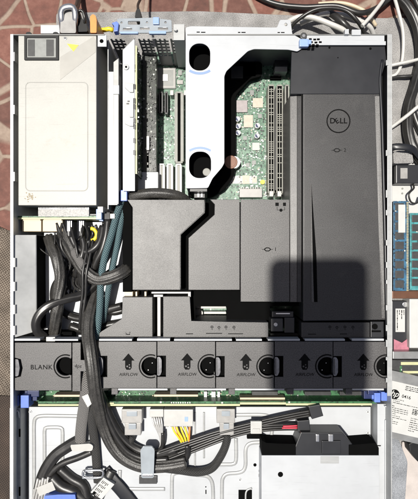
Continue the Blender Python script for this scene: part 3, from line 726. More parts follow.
# ------------------------------------------------------------------ white expansion cage
cg = thing('expansion_cage', P(210, 110, 40), 'white steel riser cage with two dark finger holes above the motherboard', 'riser cage')
out = soft([(185.6, 27.2), (191, 26), (228, 26.6), (277, 27.4), (280, 19.6), (290.6, 19.6), (292.4, 34), (299, 37.5), (304, 41), (304, 47), (297.5, 51.5), (288.5, 49.6), (254, 49), (248, 51), (226.5, 71), (224.4, 76), (224.4, 163), (222, 167.5), (212.6, 178.4), (208, 188), (185.6, 188.4)], 1.6)
h1 = rect(189.2, 43.4, 210.2, 70.4, 9.6, 8); h2 = rect(189.2, 151.6, 211, 178, 9.6, 8)
cage = plate('cage_plate', out, 84, 1.3, M['white_metal'], cg, [h1, h2, circ(286, 24.4, 1.5, 14)], .35)
m = MB(); m.box(186.2, 30, 187.4, 187, 82.6, 14); m.box(189, 27.4, 276, 28.4, 82.6, 30)
m.build('folded_flange', M['zinc_side'], cg)
m = MB()
for x0, x1, y in ((196.6, 199.8, 31.6), (201, 205.4, 31.8), (238, 240.4, 31.9), (241.4, 245.6, 31.9), (277.6, 280, 32), (281, 284.6, 32)): m.box(x0, y, x1, y + .9, 84.25, 83.9)
m.build('pressed_slot', M['matte_black'], cage)
def arc_band(cx, cy, r0, r1, a0, a1, n=16): return circ(cx, cy, r1, n, a0=a0, a1=a1) + list(reversed(circ(cx, cy, r0, n, a0=a0, a1=a1)))
plate('touch_mark', arc_band(199.8, 54, 18.2, 20.6, 58, 122), 84.2, .16, M['bluemark'], cage, bev=.02)
plate('touch_mark', arc_band(200, 168.5, 19.6, 21.8, -121, -59), 84.2, .16, M['bluemark'], cage, bev=.02)
# shade slab under the holes, with the card and heat sink seen through them
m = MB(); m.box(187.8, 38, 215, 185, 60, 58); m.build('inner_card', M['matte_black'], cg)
m = MB(); m.prism(soft([(188, 62), (262, 62), (262, 76), (250, 79), (235.6, 95), (235.6, 168), (233, 178), (224, 190), (212, 197), (188, 197)], 3), 22, 14, .5); it = m.build('cage_shade_slab', M['matte_black'], cg)  # black slab shaped like the cage's shadow, stands in for that shade
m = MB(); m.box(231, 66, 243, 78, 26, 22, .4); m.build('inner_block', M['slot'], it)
m = MB(); m.cyl(206.6, 172, 4, 66, 60, 16, .6); m.build('inner_part', M['slot_grey'], cg)
m = MB(); m.box(299.6, 38.6, 309, 46.4, 89, 84.2, 1.2); m.box(306, 39.6, 311.6, 44, 88, 84.2, .8); cgl = m.build('thumb_latch', M['pale_blue'], cg)
m = MB(); m.cyl(303.8, 35.6, 3.4, 87, 83, 18, .6); th = m.build('thumb_screw', M['slot'], cg)
m = MB(); m.cyl(303.8, 35.6, 1.5, 87.4, 86.9, 14); m.build('screw_centre', M['steel'], th)
m = MB(); m.box(190, 188.8, 207, 191.4, 80, 20); m.box(194, 191, 205, 198, 64, 30, .6); m.build('front_flange', M['slot'], cg)
m = MB(); m.box(197.4, 193.6, 199.4, 197, 66, 60, .2); m.box(201, 193.6, 202.6, 197, 66, 60, .2); m.build('front_pins', M['solder'], cg)
m = MB()
for k, (x, y) in enumerate(((309, 38.2), (313.4, 38.6), (317, 38.4), (310, 41.2), (314.6, 41.6), (319, 41.2), (312, 44), (316, 44.2), (307.6, 47.2), (311.6, 47.4))):
    m.box(x, y, x + 2.8, y + 1.7, 84.35, 83.9)
m.build('vent_hole', M['matte_black'], case)

# ------------------------------------------------------------------ air shroud
sh = thing('air_shroud', P(270, 240, 10), 'black grained plastic air shroud with stepped panels and round raised logo', 'air shroud')
# long duct at the right
m = MB(); m.prism([(303.2, 47.5), (379.5, 46.5), (380, 78), (382, 128), (384.4, 240), (386, 320), (303.2, 321)], 80, 20, 1.0)
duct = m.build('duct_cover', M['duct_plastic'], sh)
plate('rear_cover', soft([(291.5, 51), (308, 48.6), (312, 45.4), (385, 44.4), (386.6, 60), (381, 78), (379.4, 94), (290.2, 94)], 1.2), 80.9, 2.4, M['smooth_plastic'], sh, bev=.5)
for q in ((329.5, 47.6, 1.1), (370.5, 48.6, 1.3), (338, 57.6, .6)):
    m = MB(); m.cyl(*q, 81.1, 80.6, 10); m.build('cover_hole', M['matte_black'], sh)
# sloping flank, left of the duct
def facet(name, pts, z0, mt, par):
    bm = bmesh.new(); tp = [P(*p) for p in pts]; vt = [bm.verts.new(v) for v in tp]; vb = [bm.verts.new((v.x, v.y, z0 / 1000)) for v in tp]; n = len(pts)
    bm.faces.new(vt); bm.faces.new(list(reversed(vb)))
    for i in range(n): bm.faces.new((vb[i], vb[(i + 1) % n], vt[(i + 1) % n], vt[i]))
    bmesh.ops.recalc_face_normals(bm, faces=bm.faces)
    es = [e for e in bm.edges if all(v in vt for v in e.verts)]
    bmesh.ops.bevel(bm, geom=es, offset=.0005, segments=2, affect='EDGES', clamp_overlap=True)
    me = bpy.data.meshes.new(name); bm.to_mesh(me); bm.free(); return link(name, me, M[mt], par)
facet('side_ledge', [(12.6, 235, 83), (36, 235, 70), (36.6, 331, 70), (13.2, 338, 83)], 16, 'ledge', case)
facet('ledge_shade', [(36.15, 235.2, 68.6), (37, 235.2, 68.6), (37.6, 330.8, 68.6), (36.75, 330.8, 68.6)], 44.3, 'matte_black', case)  # black strip paints the shade below the ledge's edge
facet('duct_flank', [(290.2, 94.4, 74), (297, 94.4, 75.4), (297, 302, 75.4), (290.2, 302, 74)], 20, 'plastic', sh)
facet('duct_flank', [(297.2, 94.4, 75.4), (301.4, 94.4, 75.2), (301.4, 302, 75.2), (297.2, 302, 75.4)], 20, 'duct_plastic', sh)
facet('duct_chamfer', [(374.4, 96, 80.1), (379.6, 96, 82), (383.4, 240, 82), (385, 318, 82), (381.4, 318, 80.1), (378.6, 240, 80.1)], 76, 'plastic', sh)
m = MB(); m.prism([(301.5, 94.2), (303.1, 94.2), (303.1, 322), (301.5, 322)], 66, 20); m.build('duct_groove', M['matte_black'], sh)
# right hand rolled rim
b = bmesh.new()
tube_into(b, [(382.4, 60, 81), (380.2, 78, 81), (381, 100, 81), (382.4, 130, 81), (384, 190, 81), (385.2, 240, 81), (386.4, 300, 81), (387, 336, 81)], 1.6, 1.2, sides=10, step=.004)
me = bpy.data.meshes.new('rolled_rim'); b.to_mesh(me); b.free(); link('rolled_rim', me, M['smooth_plastic'], sh)
# tapering crease
m = MB(); m.prism([(311.4, 184), (316.4, 255), (317.6, 302), (314.2, 302), (312.8, 250)], 80.5, 79.6); cr = m.build('crease', M['matte_black'], duct)
m = MB(); m.prism([(310.8, 184), (311.3, 184), (312.4, 250), (314, 302), (311.6, 302)], 81.1, 79.8, .1); m.build('crease_lip', M['plastic'], duct)
# middle panels
pan = plate('middle_panel', [(240.6, 199.4), (289.6, 199.4), (289.6, 301.8), (240.6, 301.8)], 73, 3, M['plastic'], sh, bev=.5)
plate('hinge_panel', soft([(210, 199.4), (214.6, 204.6), (240, 199.2), (240, 290), (188.4, 290), (188.4, 238), (214.4, 214.6), (214.6, 204.8)], .1) if False else [(210, 199.4), (239.8, 199.4), (239.8, 290), (188.4, 290), (188.4, 238), (214.4, 214.6), (214.6, 204.4)], 72, 3, M['plastic'], sh, bev=.5)
plate('left_panel', [(132.4, 207.5), (127, 199.6), (204.4, 199.6), (204.4, 212.4), (180.4, 234.4), (180.4, 290), (132.4, 290)], 73.4, 3, M['plastic'], sh, bev=.5)
b = bmesh.new(); tube_into(b, [(204.6, 200, 74), (204.6, 206, 74), (204.4, 212.2, 74), (203, 214, 74), (192, 224, 74), (181.6, 233.6, 74), (180.6, 236, 74), (180.4, 250, 74), (180.4, 289, 74)], .7, .8, sides=8, step=.003)
me = bpy.data.meshes.new('panel_lip'); b.to_mesh(me); b.free(); link('panel_lip', me, M['plastic'], sh)
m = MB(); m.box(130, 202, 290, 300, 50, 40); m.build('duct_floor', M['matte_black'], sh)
m = MB(); m.prism([(122.6, 203), (126.2, 199.8), (131.8, 207.8), (131.8, 292), (122.6, 292)], 66, 20, .6); m.build('side_flange', M['matte_black'], sh)
# front step: dark well with a window, blocks
wp = plate('front_well', [(163, 290.6), (240.4, 290.6), (240.4, 302.4), (301, 302.4), (301, 323), (190, 323), (163, 323)], 58, 2, M['matte_black'], sh, [rect(195.5, 306.5, 226.4, 319.6), rect(270, 306, 300, 322.5)], .3)
m = MB(); m.prism([(122.4, 297), (152.6, 297), (152.6, 337), (99, 337), (99, 333.4), (101.6, 331.4), (122.4, 319.4)], 76, 30, .7); m.build('front_block', M['plastic'], sh)
m = MB(); m.prism([(163, 296.4), (190, 296.4), (190.6, 321.6), (268.4, 322.4), (268.4, 337.4), (163, 337.4)], 76, 30, .7); fb = m.build('front_block', M['plastic'], sh)
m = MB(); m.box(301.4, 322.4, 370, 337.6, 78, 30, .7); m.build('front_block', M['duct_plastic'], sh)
m = MB(); m.box(370.8, 321.6, 384, 337.6, 79, 30, .7); eb = m.build('front_block', M['smooth_plastic'], sh)
m = MB(); m.prism(circ(375, 326.6, 2.9, 14), 79.5, 79.0); m.box(371.6, 330.4, 381, 332.2, 79.4, 79); m.build('block_hole', M['matte_black'], eb)
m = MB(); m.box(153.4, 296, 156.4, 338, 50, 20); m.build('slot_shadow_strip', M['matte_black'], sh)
m = MB(); m.box(157.2, 297, 160.6, 336.4, 74, 40, .6); m.box(153.6, 294.6, 163, 297, 74, 60, .4); m.build('pale_rib', M['greynylon'], sh)
m = MB(); m.box(151.4, 291.8, 190.6, 293.6, 73, 60, .3); m.box(188, 291.8, 190.8, 297, 74, 60, .3); m.build('hinge_bar', M['greynylon'], sh)
m = MB(); m.box(124.6, 291.6, 132.8, 296.6, 64, 50, .4); m.box(135.4, 291.6, 137.2, 296.6, 64, 50, .3); m.box(144.4, 291.6, 146.4, 296.6, 64, 50, .3); m.build('hinge_pin', M['cream'], sh)
# logo and moulded marks
def dell(cx, cy, z, par):
    ring = plate('logo_ring', circ(cx, cy, 12, 48), z + .5, .7, M['ink'], par, [circ(cx, cy, 10.9, 48)], .15)
    ms = [text_mesh('D', cx - 6.0, cy, z, 7.6, .5, bold=.12), text_mesh('E', cx - 1.6, cy + .2, z, 7.2, .5, rot=34, bold=.12), text_mesh('L', cx + 3.0, cy, z, 7.6, .5, bold=.12), text_mesh('L', cx + 6.8, cy, z, 7.6, .5, bold=.12)]
    join_meshes('logo_lettering', ms, M['ink'], ring)
dell(338.6, 121, 80.05, duct)
def diamond(px, py, z, par, num, mt):
    a = plate_mesh([(px - 4, py), (px - 1.5, py - 2), (px + 1.5, py - 2), (px + 4, py), (px + 1.5, py + 2), (px - 1.5, py + 2)], [[(px - 2.6, py), (px - 1, py - 1.1), (px + 1, py - 1.1), (px + 2.6, py), (px + 1, py + 1.1), (px - 1, py + 1.1)]], z + .12, .14, .02)
    q = plate_mesh(rect(px + 4, py - .25, px + 5.4, py + .25), [], z + .12, .14, .02); q2 = plate_mesh(rect(px - 5.4, py - .25, px - 4, py + .25), [], z + .12, .14, .02)
    join_meshes('moulded_mark', [a, q, q2, text_mesh(num, px + 8, py, z, 5, .12, bold=.05)], M[mt], par)
diamond(267.5, 249.4, 73.03, pan, '1', 'ink'); diamond(337, 150.2, 80.05, duct, '2', 'ink_soft')
ms = [plate_mesh(rect(275.4, 202.6, 278.8, 206), [], 73.15, .14, .02), plate_mesh(rect(283, 202.6, 286, 206), [], 73.15, .14, .02), plate_mesh(rect(277, 206.8, 277.4, 210), [], 73.15, .14, .02), plate_mesh(rect(284.4, 206.8, 284.8, 210), [], 73.15, .14, .02), plate_mesh(rect(277, 209.8, 284.8, 210.2), [], 73.15, .14, .02), plate_mesh(circ(281, 210.2, 1.6, 12), [], 73.18, .14, .02)]
join_meshes('moulded_mark', ms, M['ink'], pan)
ms = []
for i, (x, y) in enumerate(((212, 327), (219, 327.4), (226, 327), (234, 327.2), (330, 327), (337, 327.4), (345, 327), (353, 327.2))):
    z = 76 if x < 300 else 78
    ms.append(plate_mesh(circ(x, y, 1.4, 10), [circ(x, y, .7, 8)], z + .1, .12, .02)); ms.append(plate_mesh(rect(x - .5, y + 2.2, x + .8, y + 2.7), [], z + .1, .12, .02))
for x0, x1, y, z in ((186, 193, 333.4, 76), (206, 222, 333, 76), (228, 243, 333.4, 76), (308, 316, 333.8, 78), (340, 347, 333.6, 78), (126, 130, 334, 76)):
    ms.append(plate_mesh(rect(x0, y, x1, y + .8), [], z + .1, .12, .02))
ms.append(text_mesh('7', 129.6, 333.6, 76, 4, .1)); ms.append(text_mesh('>', 126, 333.6, 76, 4, .1))
join_meshes('moulded_mark', ms, M['ink_soft'], sh)
# black clamp in the well at the right
clp = thing('cable_clamp', P(284, 320, 40), 'black clamp with a small bright screw in the shroud notch', 'clamp')
m = MB(); m.box(271, 318.6, 283, 331.6, 74, 40, .7); m.build('clamp_block', M['slot'], clp)
m = MB(); m.box(284.4, 317.6, 294.6, 333, 70, 40, .7); m.box(272, 311.4, 293.6, 317.4, 68, 44, .7); m.build('clamp_arm', M['smooth_plastic'], clp)
m = MB(); m.box(276, 313, 290, 314.2, 68.8, 67.8, .2); m.build('arm_slot', M['steel'], clp)
m = MB(); m.cyl(275.8, 324.6, 2, 75.2, 74, 14, .5); m.build('screw', M['solder'], clp)
m = MB(); m.box(270.6, 333.4, 299, 337.4, 60, 40, .5); m.build('clamp_foot', M['black'], clp)

# ------------------------------------------------------------------ fans
def scallop(x0, y0, x1, y1, right, left):
    """cover outline with a round finger notch at the right edge and a square one at the left"""
    pts = [(x0, y0), (x1, y0)]
    if right: pts += [(x1, 357.6)] + [(x1 - 6 + 9.2 * math.cos(R(a)), 366.4 + 9.2 * math.sin(R(a))) for a in range(-55, -306, -12)] + [(x1, 375.2)]
    pts += [(x1, y1), (x0, y1)]
    if left: pts += [(x0, 377), (x0 + 8.6, 377), (x0 + 8.6, 356), (x0, 356)]
    return pts
FZ = 82
def fan(x0, label):
    t = thing('cooling_fan', P(x0 + 29, 366, 5), label, 'cooling fan', 'cooling fans in a row across the case')
    cv = plate('cover', scallop(x0 + .3, 341.6, x0 + 58.3, 388.3, True, True), FZ, 2.4, M['fan_plastic'], t, bev=.4)
    m = MB(); m.box(x0 + 1, 343, x0 + 58, 387.6, FZ - 7, 6, .8); m.build('housing', M['matte_black'], t)
    plate('finger_ring', arc_band(x0 + 52.6, 366.4, 10.9, 12.1, 68, 292, 28), FZ + .5, .8, M['ink'], t, bev=.2)
    plate('finger_lip', arc_band(x0 + 52.6, 366.4, 9.4, 10.5, 68, 292, 28), FZ + .25, .6, M['fan_plastic'], t, bev=.2)
    m = MB(); m.prism(soft([(x0 + .2, 357.2), (x0 + 3, 357.2), (x0 + 4.6, 360), (x0 + 4.6, 372), (x0 + 3, 375.8), (x0 + .2, 375.8)], 1), FZ + .5, 62, .8); m.build('hook', M['hook'], t)
    m = MB(); m.box(x0 + .6, 358.6, x0 + 1.4, 374.4, FZ + .8, FZ + .2, .1); m.build('hook_groove', M['slot'], t)
    m = MB(); m.cyl(x0 + 50, 370, .5, FZ - 6.4, FZ - 7, 8); m.cyl(x0 + 54, 363, .4, FZ - 6.4, FZ - 7, 8); m.build('rivet', M['steel'], t)
    m = MB(); m.box(x0 + 14 + 56.6 - 2.2, 388.4, x0 + 14 + 56.6 + 4.6, 395, FZ - 2, 70, .4) if False else m.box(x0 + 13.2, 388.5, x0 + 19.6, 394.6, FZ - 1, 66, .4); m.build('front_tab', M['fan_plastic'], t)
    cx = x0 + 30.2
    ar = plate_mesh([(cx, 353.4), (cx + 6.2, 360.6), (cx + 3.3, 360.6), (cx + 3.3, 367.6), (cx + 2, 369.8), (cx - 2, 369.8), (cx - 3.3, 367.6), (cx - 3.3, 360.6), (cx - 6.2, 360.6)], [circ(cx - 1.2, 366.4, .9, 10), circ(cx + 1.2, 367.6, .9, 10), circ(cx + .9, 364.9, .7, 10)], FZ + .12, .14, .02)
    join_meshes('arrow_mark', [ar], M['ink'], t)
    join_meshes('lettering', [text_mesh('AIRFLOW', cx, 374.6, FZ, 4.3, .12, bold=.03, shear=.15)], M['ink'], t)
    return t
labs = ['cooling fan cover with arrow nearest the thick black cable', 'cooling fan cover with arrow, second to the right of the cable gap', 'cooling fan cover with arrow at the middle, in front of the dark shroud well', 'cooling fan cover with arrow in front of the black clamp', 'cooling fan cover with dim arrow, last in the row against the right wall']
f0 = fan(98.2, labs[0]); kids = list(f0.children)
st = P(58.75, 0, FZ).x - P(0, 0, FZ).x
for i in range(1, 5):
    c = f0.copy(); COL.objects.link(c); c.location.x += st * i; c.location.y += (.00025, -.0003, .0001, -.0002)[i - 1]; c.location.z += (.0002, -.0003, .0003, -.0001)[i - 1]; c['label'] = labs[i]
    for k in kids:
        d = k.copy(); COL.objects.link(d); d.parent = c; d.matrix_parent_inverse = k.matrix_parent_inverse.copy()
bk = thing('fan_blank', P(42, 366, 5), 'blank filler cover lettered BLANK at the left end of the fan row', 'fan blank')
plate('cover', scallop(13.2, 342.6, 71.4, 390.6, True, False)[:-1] + [(15.4, 390.6), (13, 387), (13, 378.4), (20.6, 376.4), (22.4, 368), (20.6, 359.4), (13, 357.4), (13, 345)], FZ, 2.4, M['fan_plastic'], bk, bev=.4)
m = MB(); m.box(15, 344, 71, 389, FZ - 7, 6, .8); m.build('housing', M['matte_black'], bk)
plate('finger_ring', arc_band(65.4, 366.4, 10.9, 12.1, 68, 292, 28), FZ + .5, .8, M['ink'], bk, bev=.2)
plate('finger_lip', arc_band(65.4, 366.4, 9.4, 10.5, 68, 292, 28), FZ + .25, .6, M['fan_plastic'], bk, bev=.2)
m = MB(); m.prism(soft([(15, 359), (18.2, 359.6), (19.6, 368), (18.2, 376), (15, 376.6)], 1), FZ - .5, 60, .6); m.build('hook', M['hook'], bk)
join_meshes('lettering', [text_mesh('BLANK', 41.4, 367.4, FZ, 6.6, .12, bold=.06, space=1.1)], M['ink'], bk)
tabp = plate('end_tab', [(72.2, 342.6), (80.6, 342.6), (80.6, 360), (91.6, 360), (91.6, 371.4), (80.6, 371.4), (80.6, 391.4), (72.2, 391.4)], FZ - .3, 2.4, M['fan_plastic'], bk, bev=.4)
join_meshes('lettering', [text_mesh('4ps', 77.8, 366.2, FZ - .3, 5.2, .12, shear=.2)], M['ink'], tabp)

# ------------------------------------------------------------------ backplane
bp = thing('drive_backplane', P(205, 400, 20), 'long green drive backplane standing in front of the fan row', 'circuit board')
m = MB(); m.box(38, 401.4, 376, 403.6, 66, 12); m.build('board', M['pcb_dark'], bp)
m = MB()
for x0, x1, ya_, yb_ in ((38, 82, 404.2, 406), (90, 114, 402.6, 404.6), (106, 240, 404, 406), (240, 286, 402.4, 404.6), (286, 372, 403.4, 405.4)): m.box(x0, ya_, x1, yb_, 67, 40, .2)
m.build('board_edge', M['pcb_edge'], bp)
for q in ((54, 394.8, 84, 396.8), (154, 394.6, 198, 396.6), (240, 397.6, 285, 399.6)):
    m = MB(); m.box(*q, 61, 50, .2); m.build('socket_strip', M['cream'], bp)
m = MB(); m.box(36, 390.6, 376, 401.2, 46, 40); m.build('lower_board', M['pcb_dark'], bp)
m = MB()
for k in range(170):
    x = random.choice((random.uniform(112, 245), random.uniform(40, 372))); y = random.uniform(391.5, 400.6)
    m.mi = random.choice((0, 1, 1, 2)); s = random.uniform(.4, 1.3); m.box(x, y, x + s, y + s * random.uniform(.5, 1.3), 46 + random.uniform(.6, 2.5), 45.9)
for k in range(9): m.mi = 1; m.box(171 + k * 2.3, 402, 172 + k * 2.3, 403.4, 67, 60)
for x in (204, 211.5, 214, 217.5): m.mi = 1; m.box(x, 391.6, x + random.uniform(1.4, 3), 400, 52, 46)
o = m.build('surface_components', [M['slot'], M['solder'], M['cream']], bp); o['kind'] = 'stuff'
for x in (252, 305, 340):
    m = MB(); m.box(x, 391.5, x + 26, 395.5, 56, 46, .4); m.build('drive_socket', M['slot'], bp)

# ------------------------------------------------------------------ cables of the power bay
G = 'black cables in the bay beside the power supply'
def cab(name, label, cat, group, parts):
    if group in ('black cables in the bay beside the power supply', 'teal braided cables'):
        parts = [(a, [(x, y, 49 + (z - 24) * .52) for x, y, z in b_], c, d, e) for a, b_, c, d, e in parts]
    x, y, z = parts[0][1][0]
    t = thing(name, P(x, y, z), label, cat, group)
    for nm, pts, w, mt, kw in parts: tube(nm, pts, w, M[mt], t, **kw)
    return t
LB = dict(lobes=7, depth=.13, twist=60, sides=28)
cab('cable_bundle', 'thick black cable bundle dropping straight from the left cream socket to the blank cover', 'cable', G,
    [('sleeve', [(49, 238, 32), (52, 246, 50), (57, 258, 66), (60.5, 276, 68), (59, 296, 66), (56.5, 314, 62), (55, 331, 50), (54, 340, 30)], 6.4, 'ribbed', LB)])
cab('cable_bundle', 'black ribbed flat cable crossing from the power board to the shroud side', 'cable', G,
    [('sleeve', [(62, 230, 46), (68, 243, 56), (76, 258, 62), (84, 270, 66), (96, 279, 68), (108, 278, 70), (121, 273, 66), (128, 268, 50)], 7.0, 'ribbed', dict(h=4.2, lobes=9, depth=.12, sides=36)),
     ('strap', [(72, 250, 66), (79, 260, 72), (84, 266, 74)], 4.6, 'braid_grey', dict(h=1.5))])
cab('cable_loop', 'black cable looping round in a wide arc above the blank cover', 'cable', G,
    [('sleeve', [(118, 268, 30), (98, 282, 40), (84, 294, 52), (70, 298, 62), (52, 304, 74), (41, 312, 78), (36, 322, 78), (38, 332, 68), (47, 339, 50)], 5.0, 'cable', dict(lobes=5, sides=20, depth=.1, twist=40))])
cab('cable_loop', 'black cable looping behind the thick bundle near the floor plate', 'cable', G,
    [('sleeve', [(100, 262, 34), (84, 268, 32), (68, 273, 30), (57, 283, 28), (54, 296, 26), (58, 308, 24), (70, 316, 26), (84, 318, 30), (100, 312, 36), (122, 306, 40)], 4.6, 'cable', dict(lobes=4, sides=16, depth=.1, twist=30))])
cab('cable_pair', 'pair of thin black wires hanging straight down beside the teal sleeves', 'cable', G,
    [('wire', [(90, 240, 60), (86, 256, 70), (83, 272, 76), (82.6, 292, 72), (80.6, 312, 66), (79.5, 330, 55)], 1.7, 'cable', {}),
     ('wire', [(93, 240, 58), (89.5, 258, 70), (86.4, 274, 75), (85.6, 294, 70), (83, 314, 66), (81.6, 331, 55)], 1.7, 'cable', {})])
cab('cable_loop', 'short black cables curling up under the yellow tie', 'cable', G,
    [('sleeve', [(71, 236, 58), (76, 246, 60), (86, 252, 64), (96, 247, 66), (101, 238, 62), (103, 226, 56)], 3.8, 'cable', {}),
     ('sleeve', [(82, 236, 58), (84, 246, 62), (82, 256, 66), (78, 266, 64), (75, 276, 50)], 3.6, 'cable', {}),
     ('sleeve', [(108, 220, 56), (106, 236, 60), (102, 250, 60), (96, 262, 56), (92, 274, 48)], 4.2, 'cable', {})])
tag(ground_origin(tube('thin_wire', [(32.6, 236, 60), (35, 243, 62), (44, 252, 60), (56, 259, 56), (68, 264, 54), (80, 270, 50)], .9, M['cable'])), 'single thin black wire curving away from the left cream socket', 'wire')
tg = thing('wire_tangle', P(72, 250, 40), 'tangle of thin black wires hanging below the power board', 'wires')
rnd = random.Random(5)
for k in range(20):
    x = rnd.uniform(52, 104); x2 = 72 + (x - 72) * rnd.uniform(.2, .8) + rnd.uniform(-10, 14); z = rnd.uniform(56, 66)
    tube('wire', [(x, 221 + rnd.uniform(0, 6), z), (x + rnd.uniform(-4, 4), 234, z + rnd.uniform(-4, 6)), ((x + x2) / 2 + rnd.uniform(-5, 5), 248, z + rnd.uniform(0, 10)), (x2, 264, z + rnd.uniform(-4, 8)), (x2 + rnd.uniform(-8, 8), 284, z - 4), (x2 + rnd.uniform(-4, 14), 292 + rnd.uniform(0, 10), z - 8)], rnd.uniform(.8, 1.7), M['cable' if k % 5 else 'braid_black'], tg, sides=8)
GT = 'teal braided cables'
cab('braided_cable', 'teal braided cable, left of the two beside the shroud', 'cable', GT,
    [('sleeve', [(122, 200, 52), (117, 214, 60), (111, 236, 64), (104.5, 258, 66), (101, 280, 66), (100, 304, 64), (98.5, 322, 62), (96, 340, 66)], 4.2, 'braid_teal', {})])
cab('braided_cable', 'teal braided cable, right of the two and tight against the shroud', 'cable', GT,
    [('sleeve', [(124, 206, 46), (121, 222, 54), (117.4, 244, 58), (113, 266, 58), (109, 286, 56), (106, 304, 50), (103, 322, 40)], 3.6, 'braid_teal', {})])
cab('cable_loop', 'black foam sleeved cable arching behind the top of the shroud', 'cable', None,
    [('sleeve', [(119, 212, 40), (124, 203, 52), (132, 197, 60), (146, 194, 64), (160, 193.4, 64), (174, 195, 62), (184, 199, 54), (190, 206, 44)], 6.2, 'ribbed', dict(lobes=6, sides=24, depth=.06, twist=20))])
cab('cable_loop', 'shadowed black cables tucked under the shroud block beside the teal sleeves', 'cable', G,
    [('sleeve', [(88, 300, 30), (100, 306, 32), (112, 312, 32), (124, 310, 30)], 4.4, 'cable', {}),
     ('sleeve', [(70, 326, 24), (90, 332, 26), (104, 326, 28), (124, 322, 28)], 4.6, 'cable', {})])
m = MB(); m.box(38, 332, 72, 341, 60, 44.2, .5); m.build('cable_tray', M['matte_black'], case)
m = MB(); m.box(46, 337, 55, 341.4, 78, 40, .4); m.build('tray_clip', M['nylon'], case)

# ------------------------------------------------------------------ cables of the drive bay
GF = 'cables across the drive bay'
cab('cable_bundle', 'thickest black cable trunk running through the gap in the fan row to the drive bay', 'cable', GF,
    [('sleeve', [(96, 282, 48), (92, 300, 60), (88.5, 318, 72), (88, 334, 80), (90, 350, 88), (92.6, 368, 90), (95, 388, 86), (98.6, 406, 76), (104, 426, 68), (112, 444, 66), (124, 458, 66), (142, 466, 66), (164, 466, 65), (186, 462, 65)], 7.0, 'ribbed', dict(h=5, lobes=9, depth=.13, twist=12, sides=36)),
     ('branch', [(96, 384, 78), (104, 402, 70), (112, 420, 66), (122, 436, 63), (136, 448, 62), (156, 453, 62), (176, 449, 62)], 4.4, 'cable', dict(lobes=5, depth=.1, twist=30, sides=20)),
     ('branch', [(92, 372, 84), (99, 394, 76), (107, 416, 70), (116, 436, 67), (129, 452, 65), (148, 459, 64), (168, 459, 64)], 3.4, 'cable', {})])
sasl = cab('data_cable', 'grey mesh cable running down to the white cloth tie at the lower left', 'cable', GF,
    [('sleeve', [(85, 366, 70), (86, 384, 78), (85, 400, 76), (82.6, 416, 68), (81, 430, 64), (80, 446, 62)], 6.8, 'braid_grey', dict(h=2)),
     ('tail', [(80, 440, 61), (66, 448, 60), (55, 456, 60), (47, 467, 60), (42, 478, 60), (39, 490, 60)], 6.4, 'cable', dict(h=3, lobes=7, depth=.1, sides=28)),
     ('tail', [(92, 452, 60), (78, 458, 60), (62, 464, 60), (52, 472, 60), (46, 482, 60), (42, 492, 60)], 3.6, 'cable', dict(h=2))])
m = MB(); m.prism(soft([(70, 445), (90, 443.6), (93.4, 446), (92, 451), (72, 451.4)], 1.8), 67, 60, 1); m.build('cloth_tie', M['nylon'], sasl)
m = MB(); m.prism([(81.6, 396.6), (88, 394), (91.6, 404), (87.6, 407.6)], 81.5, 78, .4); m.build('white_tag', M['sticker'], sasl)
paths = [[(38 + k * 2.6, 478 - k * .4 + (k % 2) * 1.5, 63), (36 + k * 2.7, 487, 63.6), (33 + k * 2.8, 499, 62), (31 + k * 3, 512, 60)] for k in range(6)]
wires('silver_wires', paths, 1.5, M['silverwire'], sasl)
m = MB(); m.prism([(36, 488), (52, 481.5), (55.6, 490), (39, 496.6)], 66, 58, .6); m.build('white_plug', M['nylon'], sasl)
cab('braided_cable', 'black braided cable passing down through the steel clip at the lower left', 'cable', GF,
    [('sleeve', [(90, 376, 74), (90.6, 396, 72), (91.6, 418, 66), (94, 438, 62), (96, 456, 60), (97, 470, 60), (98, 482, 58)], 5.4, 'braid_black', dict(h=2.8))])
o = thing('cable_clip', P(93, 473, 57), 'steel wire loop clip over the black braided cable at lower left', 'cable clip', 'cable clips on the drive bay')
cloop = [(84, 470.6, 64), (100, 470, 64), (103, 472, 64), (102.6, 476, 64), (99, 477.4, 64), (85.6, 477.6, 64), (83, 475.4, 64), (83.2, 472, 64), (84, 470.6, 64)]
tube('loop', cloop, 1.5, M['steel'], o); m = MB(); m.box(82, 475, 104, 479, 58.5, 56, .4); m.build('clip_base', M['clear'], o)
lb = thing('labelled_cable', P(105, 490, 58), 'black cable wrapped with a white printed label at the lower edge', 'cable', GF)
tube('sleeve', [(112, 470, 58), (106, 482, 60), (100, 494, 60), (93, 510, 58)], 6, M['cable'], lb, h=3)
m = MB(); m.prism([(103.6, 477.6), (114.4, 484.6), (101.6, 499.6), (90.4, 492.4)], 66, 58, .5); m.build('paper_label', M['sticker'], lb)
ra = lambda pts: [(103.6 + (x * 10.8 - y * 12.6) / 16.5, 478 + (x * 7.4 + y * 14.8) / 16.5) for x, y in pts]
m = MB()
for r_ in range(5):
    for k in range(4): m.prism(ra(rect(1.4 + r_ * 1.9, 2 + k * 3.9, 2.2 + r_ * 1.9, 2 + k * 3.9 + random.uniform(1.5, 3.2))), 66.12, 66)
m.prism(ra(rect(1.5, 13.8, 5, 17)), 66.12, 66); m.build('label_print', M['ink'], lb)
lk = thing('ribbon_cable', P(120, 485, 57), 'flat black ribbon cable slanting off the lower edge beside the printed label', 'cable', GF)
tube('ribbon', [(104, 470, 58), (112, 480, 59), (121, 490, 59), (134, 506, 58)], 8, M['smooth_plastic'], lk, h=1.2)
cab('cable_loop', 'black cables hidden in shade at the lower left corner of the drive bay', 'cable', GF,
    [('sleeve', [(52, 476, 58), (62, 486, 59), (76, 492, 59), (92, 505, 58)], 7.5, 'cable', {}), ('sleeve', [(60, 468, 58), (72, 478, 58), (84, 486, 58), (88, 504, 58)], 6, 'cable', {})])
